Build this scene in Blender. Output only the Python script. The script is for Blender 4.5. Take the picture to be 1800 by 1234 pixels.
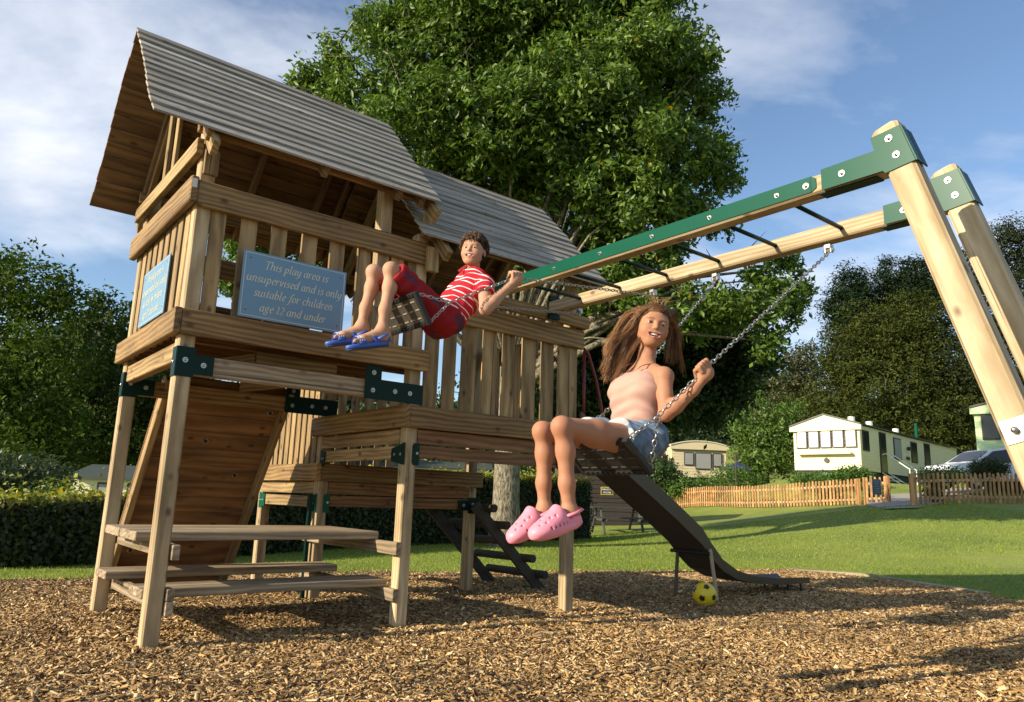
import bpy, bmesh, math, random
import numpy as np
from mathutils import Vector, Matrix
random.seed(7); RNG=np.random.default_rng(11)
for o in list(bpy.data.objects): bpy.data.objects.remove(o)
sc=bpy.context.scene; col=sc.collection
# ------------------------------------------------ camera, sky, sun, exposure
FOC=1288.22; PITCH=.1992; ROLL=.0335; CH=.93
cam=bpy.data.cameras.new('camera'); cam.sensor_width=36; cam.lens=FOC/1800*36; cam.clip_start=.05; cam.clip_end=2000
camo=bpy.data.objects.new('camera',cam); col.objects.link(camo); sc.camera=camo
cp,sp=math.cos(PITCH),math.sin(PITCH); cr,sr=math.cos(ROLL),math.sin(ROLL)
R_=Vector((1,0,0)); U_=Vector((0,-sp,cp)); FW=Vector((0,cp,sp))
rx=R_*cr+U_*sr; ux=U_*cr-R_*sr
camo.matrix_world=Matrix(((rx.x,ux.x,-FW.x,0),(rx.y,ux.y,-FW.y,0),(rx.z,ux.z,-FW.z,CH),(0,0,0,1)))
TH=.8968; TX,TY=-2.0819,4.489
TM=Matrix(((math.sin(TH),-math.cos(TH),0,TX),(math.cos(TH),math.sin(TH),0,TY),(0,0,1,0),(0,0,0,1)))
LD=(TM.to_3x3()@Vector((1,-.20,-.43))).normalized()      # direction the sunlight travels
w=bpy.data.worlds.new('World'); sc.world=w; w.use_nodes=True
nt=w.node_tree; N=nt.nodes; L=nt.links; N.clear()
out=N.new('ShaderNodeOutputWorld'); bg=N.new('ShaderNodeBackground'); bg.inputs[1].default_value=.10
sky=N.new('ShaderNodeTexSky'); sky.sky_type='NISHITA'; sky.sun_disc=False
elev=math.asin(-LD.z); sky.sun_elevation=elev; sky.sun_rotation=math.atan2(-LD.x,-LD.y)
sky.air_density=1.0; sky.dust_density=.5; sky.ozone_density=1.6; sky.altitude=50
tc=N.new('ShaderNodeTexCoord'); sep=N.new('ShaderNodeSeparateXYZ'); L.new(tc.outputs['Generated'],sep.inputs[0])
mz=N.new('ShaderNodeMath'); mz.operation='MAXIMUM'; L.new(sep.outputs[2],mz.inputs[0]); mz.inputs[1].default_value=0
az=N.new('ShaderNodeMath'); az.operation='ADD'; L.new(mz.outputs[0],az.inputs[0]); az.inputs[1].default_value=.22
dv=N.new('ShaderNodeVectorMath'); dv.operation='DIVIDE'; L.new(tc.outputs['Generated'],dv.inputs[0])
cb=N.new('ShaderNodeCombineXYZ'); L.new(az.outputs[0],cb.inputs[0]); L.new(az.outputs[0],cb.inputs[1]); cb.inputs[2].default_value=1
L.new(cb.outputs[0],dv.inputs[1])
mp=N.new('ShaderNodeMapping'); L.new(dv.outputs[0],mp.inputs[0]); mp.inputs['Location'].default_value=(3.3,1.7,0); mp.inputs['Scale'].default_value=(.9,1.25,.0)
n1=N.new('ShaderNodeTexNoise'); n1.inputs['Scale'].default_value=1.35; n1.inputs['Detail'].default_value=9; n1.inputs['Roughness'].default_value=.56; n1.inputs['Distortion'].default_value=.25
L.new(mp.outputs[0],n1.inputs['Vector'])
# more cloud towards the west (left), clearer to the east
bias=N.new('ShaderNodeMath'); bias.operation='MULTIPLY_ADD'; L.new(sep.outputs[0],bias.inputs[0]); bias.inputs[1].default_value=-.05; L.new(n1.outputs[0],bias.inputs[2])
cr_=N.new('ShaderNodeValToRGB'); L.new(bias.outputs[0],cr_.inputs[0])
cr_.color_ramp.elements[0].position=.45; cr_.color_ramp.elements[0].color=(0,0,0,1)
cr_.color_ramp.elements[1].position=.71; cr_.color_ramp.elements[1].color=(.93,.93,.93,1)
n2=N.new('ShaderNodeTexNoise'); n2.inputs['Scale'].default_value=3; n2.inputs['Detail'].default_value=5; L.new(mp.outputs[0],n2.inputs['Vector'])
cc=N.new('ShaderNodeValToRGB'); L.new(n2.outputs[0],cc.inputs[0])
cc.color_ramp.elements[0].position=.3; cc.color_ramp.elements[0].color=(.58,.64,.76,1)
cc.color_ramp.elements[1].position=.62; cc.color_ramp.elements[1].color=(.93,.95,1,1)
cs=N.new('ShaderNodeVectorMath'); cs.operation='SCALE'; L.new(cc.outputs[0],cs.inputs[0]); cs.inputs['Scale'].default_value=7.3
ss=N.new('ShaderNodeVectorMath'); ss.operation='MULTIPLY'; L.new(sky.outputs[0],ss.inputs[0]); ss.inputs[1].default_value=(1.05,1.1,1.15)
mx=N.new('ShaderNodeMix'); mx.data_type='RGBA'; L.new(cr_.outputs[0],mx.inputs[0]); L.new(ss.outputs[0],mx.inputs[6]); L.new(cs.outputs[0],mx.inputs[7])
L.new(mx.outputs[2],bg.inputs[0]); L.new(bg.outputs[0],out.inputs[0])
sl=bpy.data.lights.new('sun','SUN'); sl.energy=5.0; sl.angle=math.radians(.5); sl.color=(1,.86,.66)
so=bpy.data.objects.new('sun',sl); col.objects.link(so); so.rotation_euler=LD.to_track_quat('-Z','Y').to_euler()
sc.view_settings.view_transform='Standard'; sc.view_settings.look='None'; sc.view_settings.exposure=.72; sc.view_settings.gamma=1
sc.render.engine='CYCLES'
# ------------------------------------------------ helpers
def ray(px,py):
    x=(px-900)/FOC; y=(py-617)/FOC
    x,y=cr*x+sr*y,-sr*x+cr*y
    return Vector((x,cp-(-y)*sp,sp+(-y)*cp))
def at(px,py,Y): d=ray(px,py); return d*(Y/d.y)+Vector((0,0,CH))
TI=TM.inverted()
def pv(px,py,v):       # playground frame: point on the vertical plane at v
    o=TI@Vector((0,0,CH)); d=TI.to_3x3()@ray(px,py); return o+d*((v-o.y)/d.y)
WM={}
def link(o,parent=None,M=None):
    M=M or Matrix.Identity(4); col.objects.link(o); WM[o.name]=M
    if parent is not None: o.parent=parent; o.matrix_basis=WM[parent.name].inverted()@M
    else: o.matrix_basis=M
    return o
def tag(o,label=None,cat=None,group=None,kind=None):
    if label:o['label']=label
    if cat:o['category']=cat
    if group:o['group']=group
    if kind:o['kind']=kind
    return o
def empty(name,M,label,cat,group=None):
    o=bpy.data.objects.new(name,None); o.empty_display_size=.1; link(o,None,M); return tag(o,label,cat,group)
def meshobj(name,V,Fc,mat,parent=None,M=None,smooth=False,cols=None):
    me=bpy.data.meshes.new(name)
    if isinstance(V,np.ndarray) and isinstance(Fc,np.ndarray):
        k=Fc.shape[1]; me.vertices.add(len(V)); me.vertices.foreach_set('co',V.astype(np.float32).ravel())
        me.loops.add(Fc.size); me.loops.foreach_set('vertex_index',Fc.astype(np.int32).ravel())
        me.polygons.add(len(Fc)); me.polygons.foreach_set('loop_start',np.arange(0,Fc.size,k,dtype=np.int32))
        me.update(calc_edges=True)
    else: me.from_pydata([tuple(v) for v in V],[],Fc); me.update()
    if smooth: me.polygons.foreach_set('use_smooth',np.ones(len(me.polygons),dtype=bool))
    if cols is not None:
        a=me.attributes.new('col','FLOAT_COLOR','POINT'); c=np.ones((len(V),4),np.float32); c[:,:cols.shape[1]]=cols; a.data.foreach_set('color',c.ravel())
    me.materials.append(mat)
    return link(bpy.data.objects.new(name,me),parent,M)
def cbox(lx,ly,lz,c=.004):
    # chamfered box centred at the origin, long edges softened
    hx,hy,hz=lx/2,ly/2,lz/2; c=min(c,hy*.45,hz*.45,hx*.45); V=[];Fc=[]
    ring=[(-hy+c,-hz),(hy-c,-hz),(hy,-hz+c),(hy,hz-c),(hy-c,hz),(-hy+c,hz),(-hy,hz-c),(-hy,-hz+c)]
    for x,s in ((-hx,.0),(-hx+c,1),(hx-c,1),(hx,.0)):
        for y,z in ring:
            if s: V.append((x,y,z))
            else: V.append((x,y-math.copysign(c*.8,y),z-math.copysign(c*.8,z)))
    for i in range(3):
        for j in range(8):
            a=i*8+j;b=i*8+(j+1)%8; Fc.append((a,b,b+8,a+8))
    Fc.append(tuple(range(7,-1,-1))); Fc.append(tuple(range(24,32)))
    return V,Fc
def frameM(c,x,up):
    x=Vector(x).normalized(); up=Vector(up); y=up.cross(x)
    if y.length<1e-4: y=Vector((0,1,0)).cross(x)
    y.normalize(); z=x.cross(y)
    return Matrix(((x.x,y.x,z.x,c[0]),(x.y,y.y,z.y,c[1]),(x.z,y.z,z.z,c[2]),(0,0,0,1)))
MC={}
def board(name,parent,a,b,wd,th,mat,up=(0,0,1),c=.004,base=None,roll=0):
    """a->b centre line, wd across, th along 'up' """
    a=Vector(a);b=Vector(b); l=(b-a).length; k=(round(l,3),round(wd,4),round(th,4),c,mat.name)
    if k not in MC:
        V,Fc=cbox(l,wd,th,c); me=bpy.data.meshes.new(name); me.from_pydata(V,[],Fc); me.update(); me.materials.append(mat); MC[k]=me
    M=(base if base is not None else TM)@frameM((a+b)/2,b-a,up)
    if roll: M=M@Matrix.Rotation(roll,4,'X')
    return link(bpy.data.objects.new(name,MC[k]),parent,M)
def bx(name,parent,lo,hi,mat,c=.004,base=None):
    lo=Vector(lo);hi=Vector(hi);d=hi-lo;m=(lo+hi)/2
    ax=max(range(3),key=lambda i:d[i])
    if ax==0: return board(name,parent,(lo.x,m.y,m.z),(hi.x,m.y,m.z),d.y,d.z,mat,(0,0,1),c,base)
    if ax==1: return board(name,parent,(m.x,lo.y,m.z),(m.x,hi.y,m.z),d.x,d.z,mat,(0,0,1),c,base)
    return board(name,parent,(m.x,m.y,lo.z),(m.x,m.y,hi.z),d.x,d.y,mat,(0,1,0),c,base)
class MB:
    def __init__(s): s.V=[];s.F=[]
    def add(s,V,Fc,M=None):
        o=len(s.V); s.V+= [tuple(M@Vector(v)) if M else tuple(v) for v in V]; s.F+=[tuple(i+o for i in f) for f in Fc]
    def box(s,lo,hi):
        lo=Vector(lo);hi=Vector(hi);d=hi-lo; V,Fc=cbox(d.x,d.y,d.z,.002); s.add(V,Fc,Matrix.Translation((lo+hi)/2))
    def tube(s,pts,r,n=8,cap=True,flat=1):
        pts=[Vector(p) for p in pts]; R=r if isinstance(r,(list,tuple)) else [r]*len(pts); o=len(s.V)
        t0=(pts[1]-pts[0]).normalized(); a=t0.orthogonal().normalized()
        for i,p in enumerate(pts):
            t=((pts[min(i+1,len(pts)-1)]-pts[max(i-1,0)])).normalized(); a=(a-t*a.dot(t)).normalized(); b=t.cross(a)
            for k in range(n):
                q=2*math.pi*k/n; s.V.append(tuple(p+(a*math.cos(q)+b*math.sin(q)*flat)*R[i]))
        for i in range(len(pts)-1):
            for k in range(n): s.F.append((o+i*n+k,o+i*n+(k+1)%n,o+(i+1)*n+(k+1)%n,o+(i+1)*n+k))
        if cap: s.F.append(tuple(o+k for k in range(n-1,-1,-1))); e=o+(len(pts)-1)*n; s.F.append(tuple(e+k for k in range(n)))
    def sphere(s,c,r,nu=10,nv=6,sc_=(1,1,1),M=None):
        V=[];Fc=[]
        for i in range(nv+1):
            t=math.pi*i/nv
            for k in range(nu):
                p=2*math.pi*k/nu; V.append((c[0]+r*sc_[0]*math.sin(t)*math.cos(p),c[1]+r*sc_[1]*math.sin(t)*math.sin(p),c[2]+r*sc_[2]*math.cos(t)))
        for i in range(nv):
            for k in range(nu): Fc.append((i*nu+k,(i+1)*nu+k,(i+1)*nu+(k+1)%nu,i*nu+(k+1)%nu))
        s.add(V,Fc,M)
    def build(s,name,mat,parent=None,base=None,smooth=False):
        return meshobj(name,s.V,s.F,mat,parent,base if base is not None else TM,smooth)
# ------------------------------------------------ materials
def newmat(name):
    m=bpy.data.materials.new(name); m.use_nodes=True; t=m.node_tree; b=t.nodes['Principled BSDF']; return m,t.nodes,t.links,b
def plain(name,c,rough=.5,metal=0,noise=0,scale=8,bump=0,sss=0):
    m,n,l,b=newmat(name); b.inputs['Base Color'].default_value=(*c,1); b.inputs['Roughness'].default_value=rough; b.inputs['Metallic'].default_value=metal
    if noise or bump:
        tc=n.new('ShaderNodeTexCoord'); nz=n.new('ShaderNodeTexNoise'); nz.inputs['Scale'].default_value=scale; nz.inputs['Detail'].default_value=6; l.new(tc.outputs['Object'],nz.inputs['Vector'])
        if noise:
            mx=n.new('ShaderNodeMix'); mx.data_type='RGBA'; l.new(nz.outputs[0],mx.inputs[0]); mx.inputs[6].default_value=(*[x*(1-noise) for x in c],1); mx.inputs[7].default_value=(*[min(1,x*(1+noise)) for x in c],1); l.new(mx.outputs[2],b.inputs['Base Color'])
        if bump:
            bp=n.new('ShaderNodeBump'); bp.inputs['Strength'].default_value=bump; bp.inputs['Distance'].default_value=.01; l.new(nz.outputs[0],bp.inputs['Height']); l.new(bp.outputs[0],b.inputs['Normal'])
    return m
def wood(name,dark,light,knot=.5,var=.25,rough=.75,grey=None):
    m,n,l,b=newmat(name); b.inputs['Roughness'].default_value=rough
    tc=n.new('ShaderNodeTexCoord'); oi=n.new('ShaderNodeObjectInfo')
    off=n.new('ShaderNodeVectorMath'); off.operation='MULTIPLY_ADD'; cx=n.new('ShaderNodeCombineXYZ')
    for i in range(3): l.new(oi.outputs['Random'],cx.inputs[i])
    l.new(cx.outputs[0],off.inputs[0]); off.inputs[1].default_value=(37.1,17.3,51.7); l.new(tc.outputs['Object'],off.inputs[2])
    def noise(sx,sy,sc,det=4,dist=0,rgh=.5):
        mp=n.new('ShaderNodeMapping'); mp.inputs['Scale'].default_value=(sx,sy,sy); l.new(off.outputs[0],mp.inputs[0])
        z=n.new('ShaderNodeTexNoise'); z.inputs['Scale'].default_value=sc; z.inputs['Detail'].default_value=det; z.inputs['Distortion'].default_value=dist; z.inputs['Roughness'].default_value=rgh; l.new(mp.outputs[0],z.inputs['Vector']); return z
    # growth rings: warped bands along the length
    wp=noise(.55,3.2,1,2)
    mp=n.new('ShaderNodeMapping'); mp.inputs['Scale'].default_value=(.35,1,1); l.new(off.outputs[0],mp.inputs[0])
    addv=n.new('ShaderNodeVectorMath'); addv.operation='MULTIPLY_ADD'; l.new(wp.outputs[1],addv.inputs[0]); addv.inputs[1].default_value=(.0,.16,.16); l.new(mp.outputs[0],addv.inputs[2])
    wv=n.new('ShaderNodeTexWave'); wv.wave_type='RINGS'; wv.rings_direction='X'; wv.inputs['Scale'].default_value=8.5; wv.inputs['Distortion'].default_value=2.6; wv.inputs['Detail'].default_value=2; wv.inputs['Detail Scale'].default_value=1.2; l.new(addv.outputs[0],wv.inputs['Vector'])
    fine=noise(2.2,85,1,4,0,.65); big=noise(.9,5,1.6,4,.4)
    r1=n.new('ShaderNodeMix'); r1.data_type='RGBA'; r1.inputs[6].default_value=(*dark,1); r1.inputs[7].default_value=(*light,1)
    s1=n.new('ShaderNodeMath'); s1.operation='MULTIPLY_ADD'; l.new(wv.outputs['Fac'],s1.inputs[0]); s1.inputs[1].default_value=.55; 
    s2=n.new('ShaderNodeMath'); s2.operation='MULTIPLY_ADD'; l.new(fine.outputs[0],s2.inputs[0]); s2.inputs[1].default_value=.75; 
    s3=n.new('ShaderNodeMath'); s3.operation='MULTIPLY_ADD'; l.new(big.outputs[0],s3.inputs[0]); s3.inputs[1].default_value=1.3; s3.inputs[2].default_value=-.78
    l.new(s3.outputs[0],s2.inputs[2]); l.new(s2.outputs[0],s1.inputs[2]); l.new(s1.outputs[0],r1.inputs[0]); r1.clamp_factor=True
    cur=r1.outputs[2]
    if grey:
        gz_=noise(1.1,7,1.3,5,.3); rg=n.new('ShaderNodeValToRGB'); rg.color_ramp.elements[0].position=.38; rg.color_ramp.elements[1].position=.62; l.new(gz_.outputs[0],rg.inputs[0])
        g=n.new('ShaderNodeMix'); g.data_type='RGBA'; l.new(rg.outputs[0],g.inputs[0]); l.new(cur,g.inputs[6]); g.inputs[7].default_value=(*grey,1); cur=g.outputs[2]
    if knot:
        mk=n.new('ShaderNodeMapping'); mk.inputs['Scale'].default_value=(5.2,8.5,8.5); l.new(off.outputs[0],mk.inputs[0])
        vo=n.new('ShaderNodeTexVoronoi'); vo.inputs['Scale'].default_value=1; l.new(mk.outputs[0],vo.inputs['Vector'])
        rk=n.new('ShaderNodeValToRGB'); e=rk.color_ramp.elements; e[0].position=.07; e[0].color=(1,1,1,1); e[1].position=.20; e[1].color=(0,0,0,1); l.new(vo.outputs['Distance'],rk.inputs[0])
        ks=n.new('ShaderNodeMath'); ks.operation='MULTIPLY'; l.new(rk.outputs[0],ks.inputs[0]); ks.inputs[1].default_value=knot
        k=n.new('ShaderNodeMix'); k.data_type='RGBA'; l.new(ks.outputs[0],k.inputs[0]); l.new(cur,k.inputs[6]); k.inputs[7].default_value=(dark[0]*.38,dark[1]*.3,dark[2]*.28,1); cur=k.outputs[2]
    # weather stains and fine drying cracks
    st_=noise(.7,2.6,1.1,5,.3,.6); rs=n.new('ShaderNodeValToRGB'); e=rs.color_ramp.elements; e[0].position=.36; e[0].color=(.62,.60,.56,1); e[1].position=.60; e[1].color=(1,1,1,1); l.new(st_.outputs[0],rs.inputs[0])
    ck_=noise(.55,46,1,2,.15,.5); rc=n.new('ShaderNodeValToRGB'); e=rc.color_ramp.elements; e[0].position=.285; e[0].color=(.30,.28,.26,1); e[1].position=.325; e[1].color=(1,1,1,1); l.new(ck_.outputs[0],rc.inputs[0])
    for q_ in (rs,rc):
        mm_=n.new('ShaderNodeMix'); mm_.data_type='RGBA'; mm_.blend_type='MULTIPLY'; mm_.inputs[0].default_value=1; l.new(cur,mm_.inputs[6]); l.new(q_.outputs[0],mm_.inputs[7]); cur=mm_.outputs[2]
    hv=n.new('ShaderNodeHueSaturation'); l.new(cur,hv.inputs['Color'])
    mr=n.new('ShaderNodeMapRange'); l.new(oi.outputs['Random'],mr.inputs[0]); mr.inputs[3].default_value=1-var; mr.inputs[4].default_value=1+var; l.new(mr.outputs[0],hv.inputs['Value'])
    l.new(hv.outputs[0],b.inputs['Base Color'])
    bp=n.new('ShaderNodeBump'); bp.inputs['Strength'].default_value=.35; bp.inputs['Distance'].default_value=.004; l.new(s1.outputs[0],bp.inputs['Height']); l.new(bp.outputs[0],b.inputs['Normal'])
    return m
def vcolmat(name,rough=.8,sss=0,trans=0,spec=.3,vary=True):
    m,n,l,b=newmat(name); b.inputs['Roughness'].default_value=rough; a=n.new('ShaderNodeVertexColor'); a.layer_name='col'; l.new(a.outputs[0],b.inputs['Base Color']); b.inputs['Specular IOR Level'].default_value=spec
    if trans:
        tr=n.new('ShaderNodeBsdfTranslucent'); ms=n.new('ShaderNodeMixShader'); ms.inputs[0].default_value=trans
        hs=n.new('ShaderNodeHueSaturation'); hs.inputs['Value'].default_value=1.6; hs.inputs['Saturation'].default_value=1.1; l.new(a.outputs[0],hs.inputs['Color']); l.new(hs.outputs[0],tr.inputs[0])
        l.new(b.outputs[0],ms.inputs[1]); l.new(tr.outputs[0],ms.inputs[2]); l.new(ms.outputs[0],n['Material Output'].inputs[0])
    return m
W_POST=wood('pine_pale',(.28,.19,.09),(.60,.47,.275),.8,.08)
W_TRIM=wood('pine_stained',(.13,.070,.022),(.40,.255,.098),.75,.13)
W_SLAT=wood('pine_slat',(.16,.098,.036),(.46,.32,.145),.85,.16)
W_UND=wood('pine_orange',(.13,.062,.022),(.34,.175,.068),.8,.13)
W_ROOF=wood('roof_weathered',(.17,.145,.115),(.50,.455,.38),.5,.17,.85,grey=(.36,.335,.30))
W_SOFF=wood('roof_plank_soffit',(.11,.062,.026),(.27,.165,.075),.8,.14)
W_BEAM=wood('beam_pale',(.36,.26,.13),(.66,.54,.35),.85,.05)
W_DARK=wood('dark_treated',(.035,.028,.018),(.075,.06,.04),0,.15)
W_TABLE=wood('table_board',(.20,.145,.08),(.48,.38,.25),.5,.08)
W_PICK=wood('picket_wood',(.26,.12,.04),(.58,.33,.13),.2,.28)
GREEN=plain('green_powder_coat',(.006,.075,.046),.30,0,.12,6)
GREENDK=plain('dark_green_bracket',(.005,.024,.018),.35,0,.12,6)
for m__ in (GREEN,GREENDK): m__.node_tree.nodes['Principled BSDF'].inputs['Specular IOR Level'].default_value=.12
STEEL=plain('zinc_steel',(.42,.41,.38),.34,.9,.15,40)
BLACKP=plain('black_rubber',(.012,.012,.012),.55,0,.2,30,.2)
BLUE=plain('sign_blue',(.14,.27,.38),.28,0,.08,3)
CREAM=plain('sign_lettering',(.62,.62,.48),.5)
# ------------------------------------------------ play tower
tower=empty('play_tower',TM,'wooden climbing tower with stepped decks, two grey plank roofs, slide and swing beams','play tower')
s=.0985;L1=1.6754;WD=1.4787;L2=1.6634;W3=1.3472;o_=.046
d1t,d1b,r1t,r1b,d2t,d2b,d3t,d3b,r2t,r2b=2.037,1.872,2.896,2.722,1.60,1.434,1.189,1.034,2.48,2.304
def post(u,v,z1,z0=-.15,mat=W_POST): return bx('post',tower,(u,v,z0),(u+s,v+s,z1),mat,.009)
post(0,0,3.28); post(0,WD,3.28); post(L1,0,2.98); post(L1,WD,2.98); post(L1+L2,0,2.98); post(L1+L2,WD,2.98); post(L1,WD+W3,2.1); post(L1+L2,WD+W3,2.1)
bx('post',tower,(1.335,0.0,1.9),(1.335+s,s,3.28),W_POST,.009); bx('post',tower,(1.335,WD,1.9),(1.335+s,WD+s,3.28),W_POST,.009)
# decks
def deck(u0,u1,v0,v1,zt,n):
    r=bx('deck',tower,(u0+.0,(v0+v1)/2-.02,zt-.16),(u1,(v0+v1)/2+.02,zt-.045),W_UND)
    for v in (v0+.25,v1-.25): bx('joist',r,(u0+.02,v-.02,zt-.16),(u1-.02,v+.02,zt-.045),W_UND)
    w_=(u1-u0)/n
    for i in range(n): bx('deck_board',r,(u0+i*w_+.003,v0,zt-.043),(u0+(i+1)*w_-.003,v1,zt-.012),W_UND)
    return r
deck(.0,1.80,.0,WD+s,d1t,13); deck(L1,L1+L2+s,0.0,WD+s,d2t,12); deck(L1,L1+L2+s,WD+s+.002,WD+W3+s,d3t,12)
# T1 deck trim and rails
bx('deck_trim',tower,(-.009,-.046,d1b),(1.81,-.002,d1t),W_TRIM); bx('deck_trim',tower,(-.058,-.048,d1b+.003),(-.011,WD+s+.046,d1t),W_TRIM,.006)
bx('deck_trim',tower,(-.002,WD+s+.002,d1b),(1.81,WD+s+.046,d1t),W_TRIM)
def slats_u(rail,us,v,z0,z1,mat=W_SLAT,th=.022):
    for a,b in us:
        j=random.uniform(-.004,.004); bx('slat',rail,(a,v,z0+j),(b,v+th,z1+j),mat,.004)
def slats_v(rail,vs,u,z0,z1,mat=W_SLAT,th=.022):
    for a,b in vs:
        j=random.uniform(-.004,.004); bx('slat',rail,(u,a,z0+j),(u+th,b,z1+j),mat,.004)
r=bx('railing',tower,(-.009,-.046,r1b),(1.76,-.002,r1t),W_TRIM,.006)
slats_u(r,[(.1035,.2),(.3,.41),(.51,.62),(.73,.845),(.945,1.06),(1.165,1.275),(1.45,1.56),(1.60,1.672)],.001,d1b+.02,r1t-.03)
r=bx('railing',tower,(-.062,-.062,r1b+.01),(-.011,WD+s+.046,r1t+.012),W_TRIM,.009)
meshobj('tin_patch',*cbox(.028,.001,.06,.0002),plain('white_paint_patch',(.6,.6,.58),.6,0,.2,30),r,TM@Matrix.Translation((-.037,-.0628,r1t-.04)))
r.location=r.location  # corner post end shows at the near corner
vs=[];x=.125
while x<WD-.05: vs.append((x,x+.1)); x+=.168
slats_v(r,vs,.001,d1b+.02,r1t-.03)
r=bx('railing',tower,(-.002,WD+s+.002,r1b),(1.40,WD+s+.046,r1t),W_TRIM,.006)
slats_u(r,[(x,x+.1) for x in (.12,.32,1.1)],WD+s-.024,d1b+.02,r1t-.03)
bx('cross_rail',tower,(.1,WD+s-.06,2.37),(1.33,WD+s-.026,2.46),W_UND)
# T1 frame under deck
bx('frame_beam',tower,(s+.002,.012,1.632),(1.335,.085,1.757),W_TABLE,.006); bx('frame_beam',tower,(s+.002,WD+.012,1.632),(1.335,WD+.085,1.757),W_TRIM,.006)
bx('frame_beam',tower,(.015,s+.002,1.632+.09),(.085,WD-.002,1.757+.09),W_SLAT,.006)
bx('frame_beam',tower,(.55,.16,1.79),(1.15,.205,1.868),W_TRIM); 
board('brace',tower,(.55,.18,1.80),(.30,.95,1.80),.045,.1,W_TRIM); board('brace',tower,(.9,WD-.02,1.80),(1.15,.6,1.80),.045,.1,W_SLAT)
# brackets: thin folded plates with round bolts
def plate(pts,nrm,th=.006,mat=GREENDK,bolts=(),br=.014):
    """pts polygon in frame coords, extruded along nrm"""
    n_=Vector(nrm); P=[Vector(p) for p in pts]; k=len(P); V=[tuple(p) for p in P]+[tuple(p+n_*th) for p in P]
    Fc=[tuple(range(k-1,-1,-1)),tuple(range(k,2*k))]+[(i,(i+1)%k,(i+1)%k+k,i+k) for i in range(k)]
    me=meshobj('bracket',V,Fc,mat,tower,TM); bm=bmesh.new(); bm.from_mesh(me.data); bmesh.ops.recalc_face_normals(bm,faces=bm.faces); bm.to_mesh(me.data); bm.free()
    for q in bolts:
        m=MB(); q=Vector(q)+n_*th; Mx=Matrix.Translation(q)@n_.to_track_quat('Z','Y').to_matrix().to_4x4()
        m.tube([Mx@Vector((0,0,0)),Mx@Vector((0,0,.003))],br*1.25,12); m.sphere((0,0,.003),br*.72,10,6,(1,1,.7),Mx)
        m.build('bolt',STEEL,me,smooth=False)
    return me
def tplate_u(u,v,z0,z1,ua,za,zb,mat=GREENDK,side=-1):
    # on a face of constant v : vertical part over the post, arm to ua
    if ua>u: pts=[(u-.003,v,z0),(ua,v,za),(ua,v,zb),(u+s+.01,v,zb),(u+s+.01,v,z1),(u-.003,v,z1)]; pts[0]=(u-.003,v,z0); pts.insert(1,(u+s+.01,v,z0)); pts.insert(2,(u+s+.01,v,za)); bol=[(u+s*.5,v,(z0+z1)/2+.01),((u+s+ua)/2,v,(za+zb)/2)]
    else: pts=[(u+s+.003,v,z0),(u-.01,v,z0),(u-.01,v,za),(ua,v,za),(ua,v,zb),(u-.01,v,zb),(u-.01,v,z1),(u+s+.003,v,z1)]; bol=[(u+s*.5,v,(z0+z1)/2+.01),((u+ua)/2,v,(za+zb)/2)]
    return plate(pts,(0,side,0),.006,mat,bol)
def wrap(u,v,z0,z1,mat=GREENDK):   # short side leaf on the -u face of a post
    plate([(u,v+.002,z0),(u,v+s*.9,z0),(u,v+s*.9,z1),(u,v+.002,z1)],(-1,0,0),.006,mat,[(u,v+s*.5,(z0+z1)/2)],.010)
tplate_u(0,-.001,1.612,1.80,.225,1.632,1.757); wrap(0,0,1.612,1.80)
tplate_u(0,WD-.001,1.612,1.80,.225,1.632,1.757); wrap(0,WD,1.612,1.80)
for v in (-.001,WD-.001):
    plate([(1.30,v,1.615),(1.79,v,1.615),(1.79,v,1.765),(1.43,v,1.765),(1.43,v,1.868),(1.30,v,1.868)],(0,-1,0),.006,GREENDK,[(1.365,v,1.68),(1.365,v,1.81),(1.55,v,1.69),(1.68,v,1.69)])
bx('frame_beam',tower,(1.34,.012,1.632),(1.672,.085,1.757),W_UND)
# T2 / T3 trims, boards, rails
for (zt,zb,v0,v1,u1) in ((d2t,d2b,-.046,WD+s+.046,L1+L2+s+.046),(d3t,d3b,WD-.046,WD+W3+s+.046,L1+L2+s+.046)):
    u0=L1-.046
    bx('deck_trim',tower,(u0+.044,v0+.002,zb),(u1,v0+.044,zt),W_TRIM); bx('deck_trim',tower,(u0-.006,v0-.004,zb),(u0+.042,v1,zt),W_TRIM)
    bx('deck_trim',tower,(u1-.042,v0+.046,zb),(u1,v1,zt),W_TRIM)
    a=v0+.046+s+.004; b=v1-.046-s-.004
    bx('side_board',tower,(L1+.0,a-.05*0,zb-.115),(L1+.03,b,zb-.008),W_SLAT); bx('side_board',tower,(L1+.004,a,zb-.235),(L1+.034,b,zb-.135),W_SLAT)
    bx('side_board',tower,(L1+s+.004,v0+.05,zb-.115),(L1+L2-.004,v0+.08,zb-.006),W_UND)
    bx('side_board',tower,(L1+s+.004,v0+.054,zb-.225),(L1+L2-.004,v0+.084,zb-.125),W_UND)
def wrapset(u,v,zc,mat):
    z0,z1=zc-.09,zc+.075
    plate([(u-.001,v+.02,z0),(u-.001,v+s+.10,z0+.03),(u-.001,v+s+.10,z1-.04),(u-.001,v+s+.0,z1-.02),(u-.001,v+.02,z1)],(-1,0,0),.006,mat,[(u-.001,v+s+.05,zc-.01),(u-.001,v+s*.6,zc-.01)],.009)
    plate([(u-.004,v+.026,z0+.012),(u-.004,v-.0,z0),(u-.004,v-.0,z1),(u-.004,v+.026,z1)],(-1,0,0),.006,mat)
    plate([(u+s-.028,v-.001,z0),(u+s+.02,v-.001,z0),(u+s+.02,v-.001,z1),(u+s-.028,v-.001,z1),(u+s-.04,v-.001,z1-.02),(u+s-.04,v-.001,z0+.02)],(0,-1,0),.006,mat,[(u+s-.0,v-.001,zc)],.008)
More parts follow.
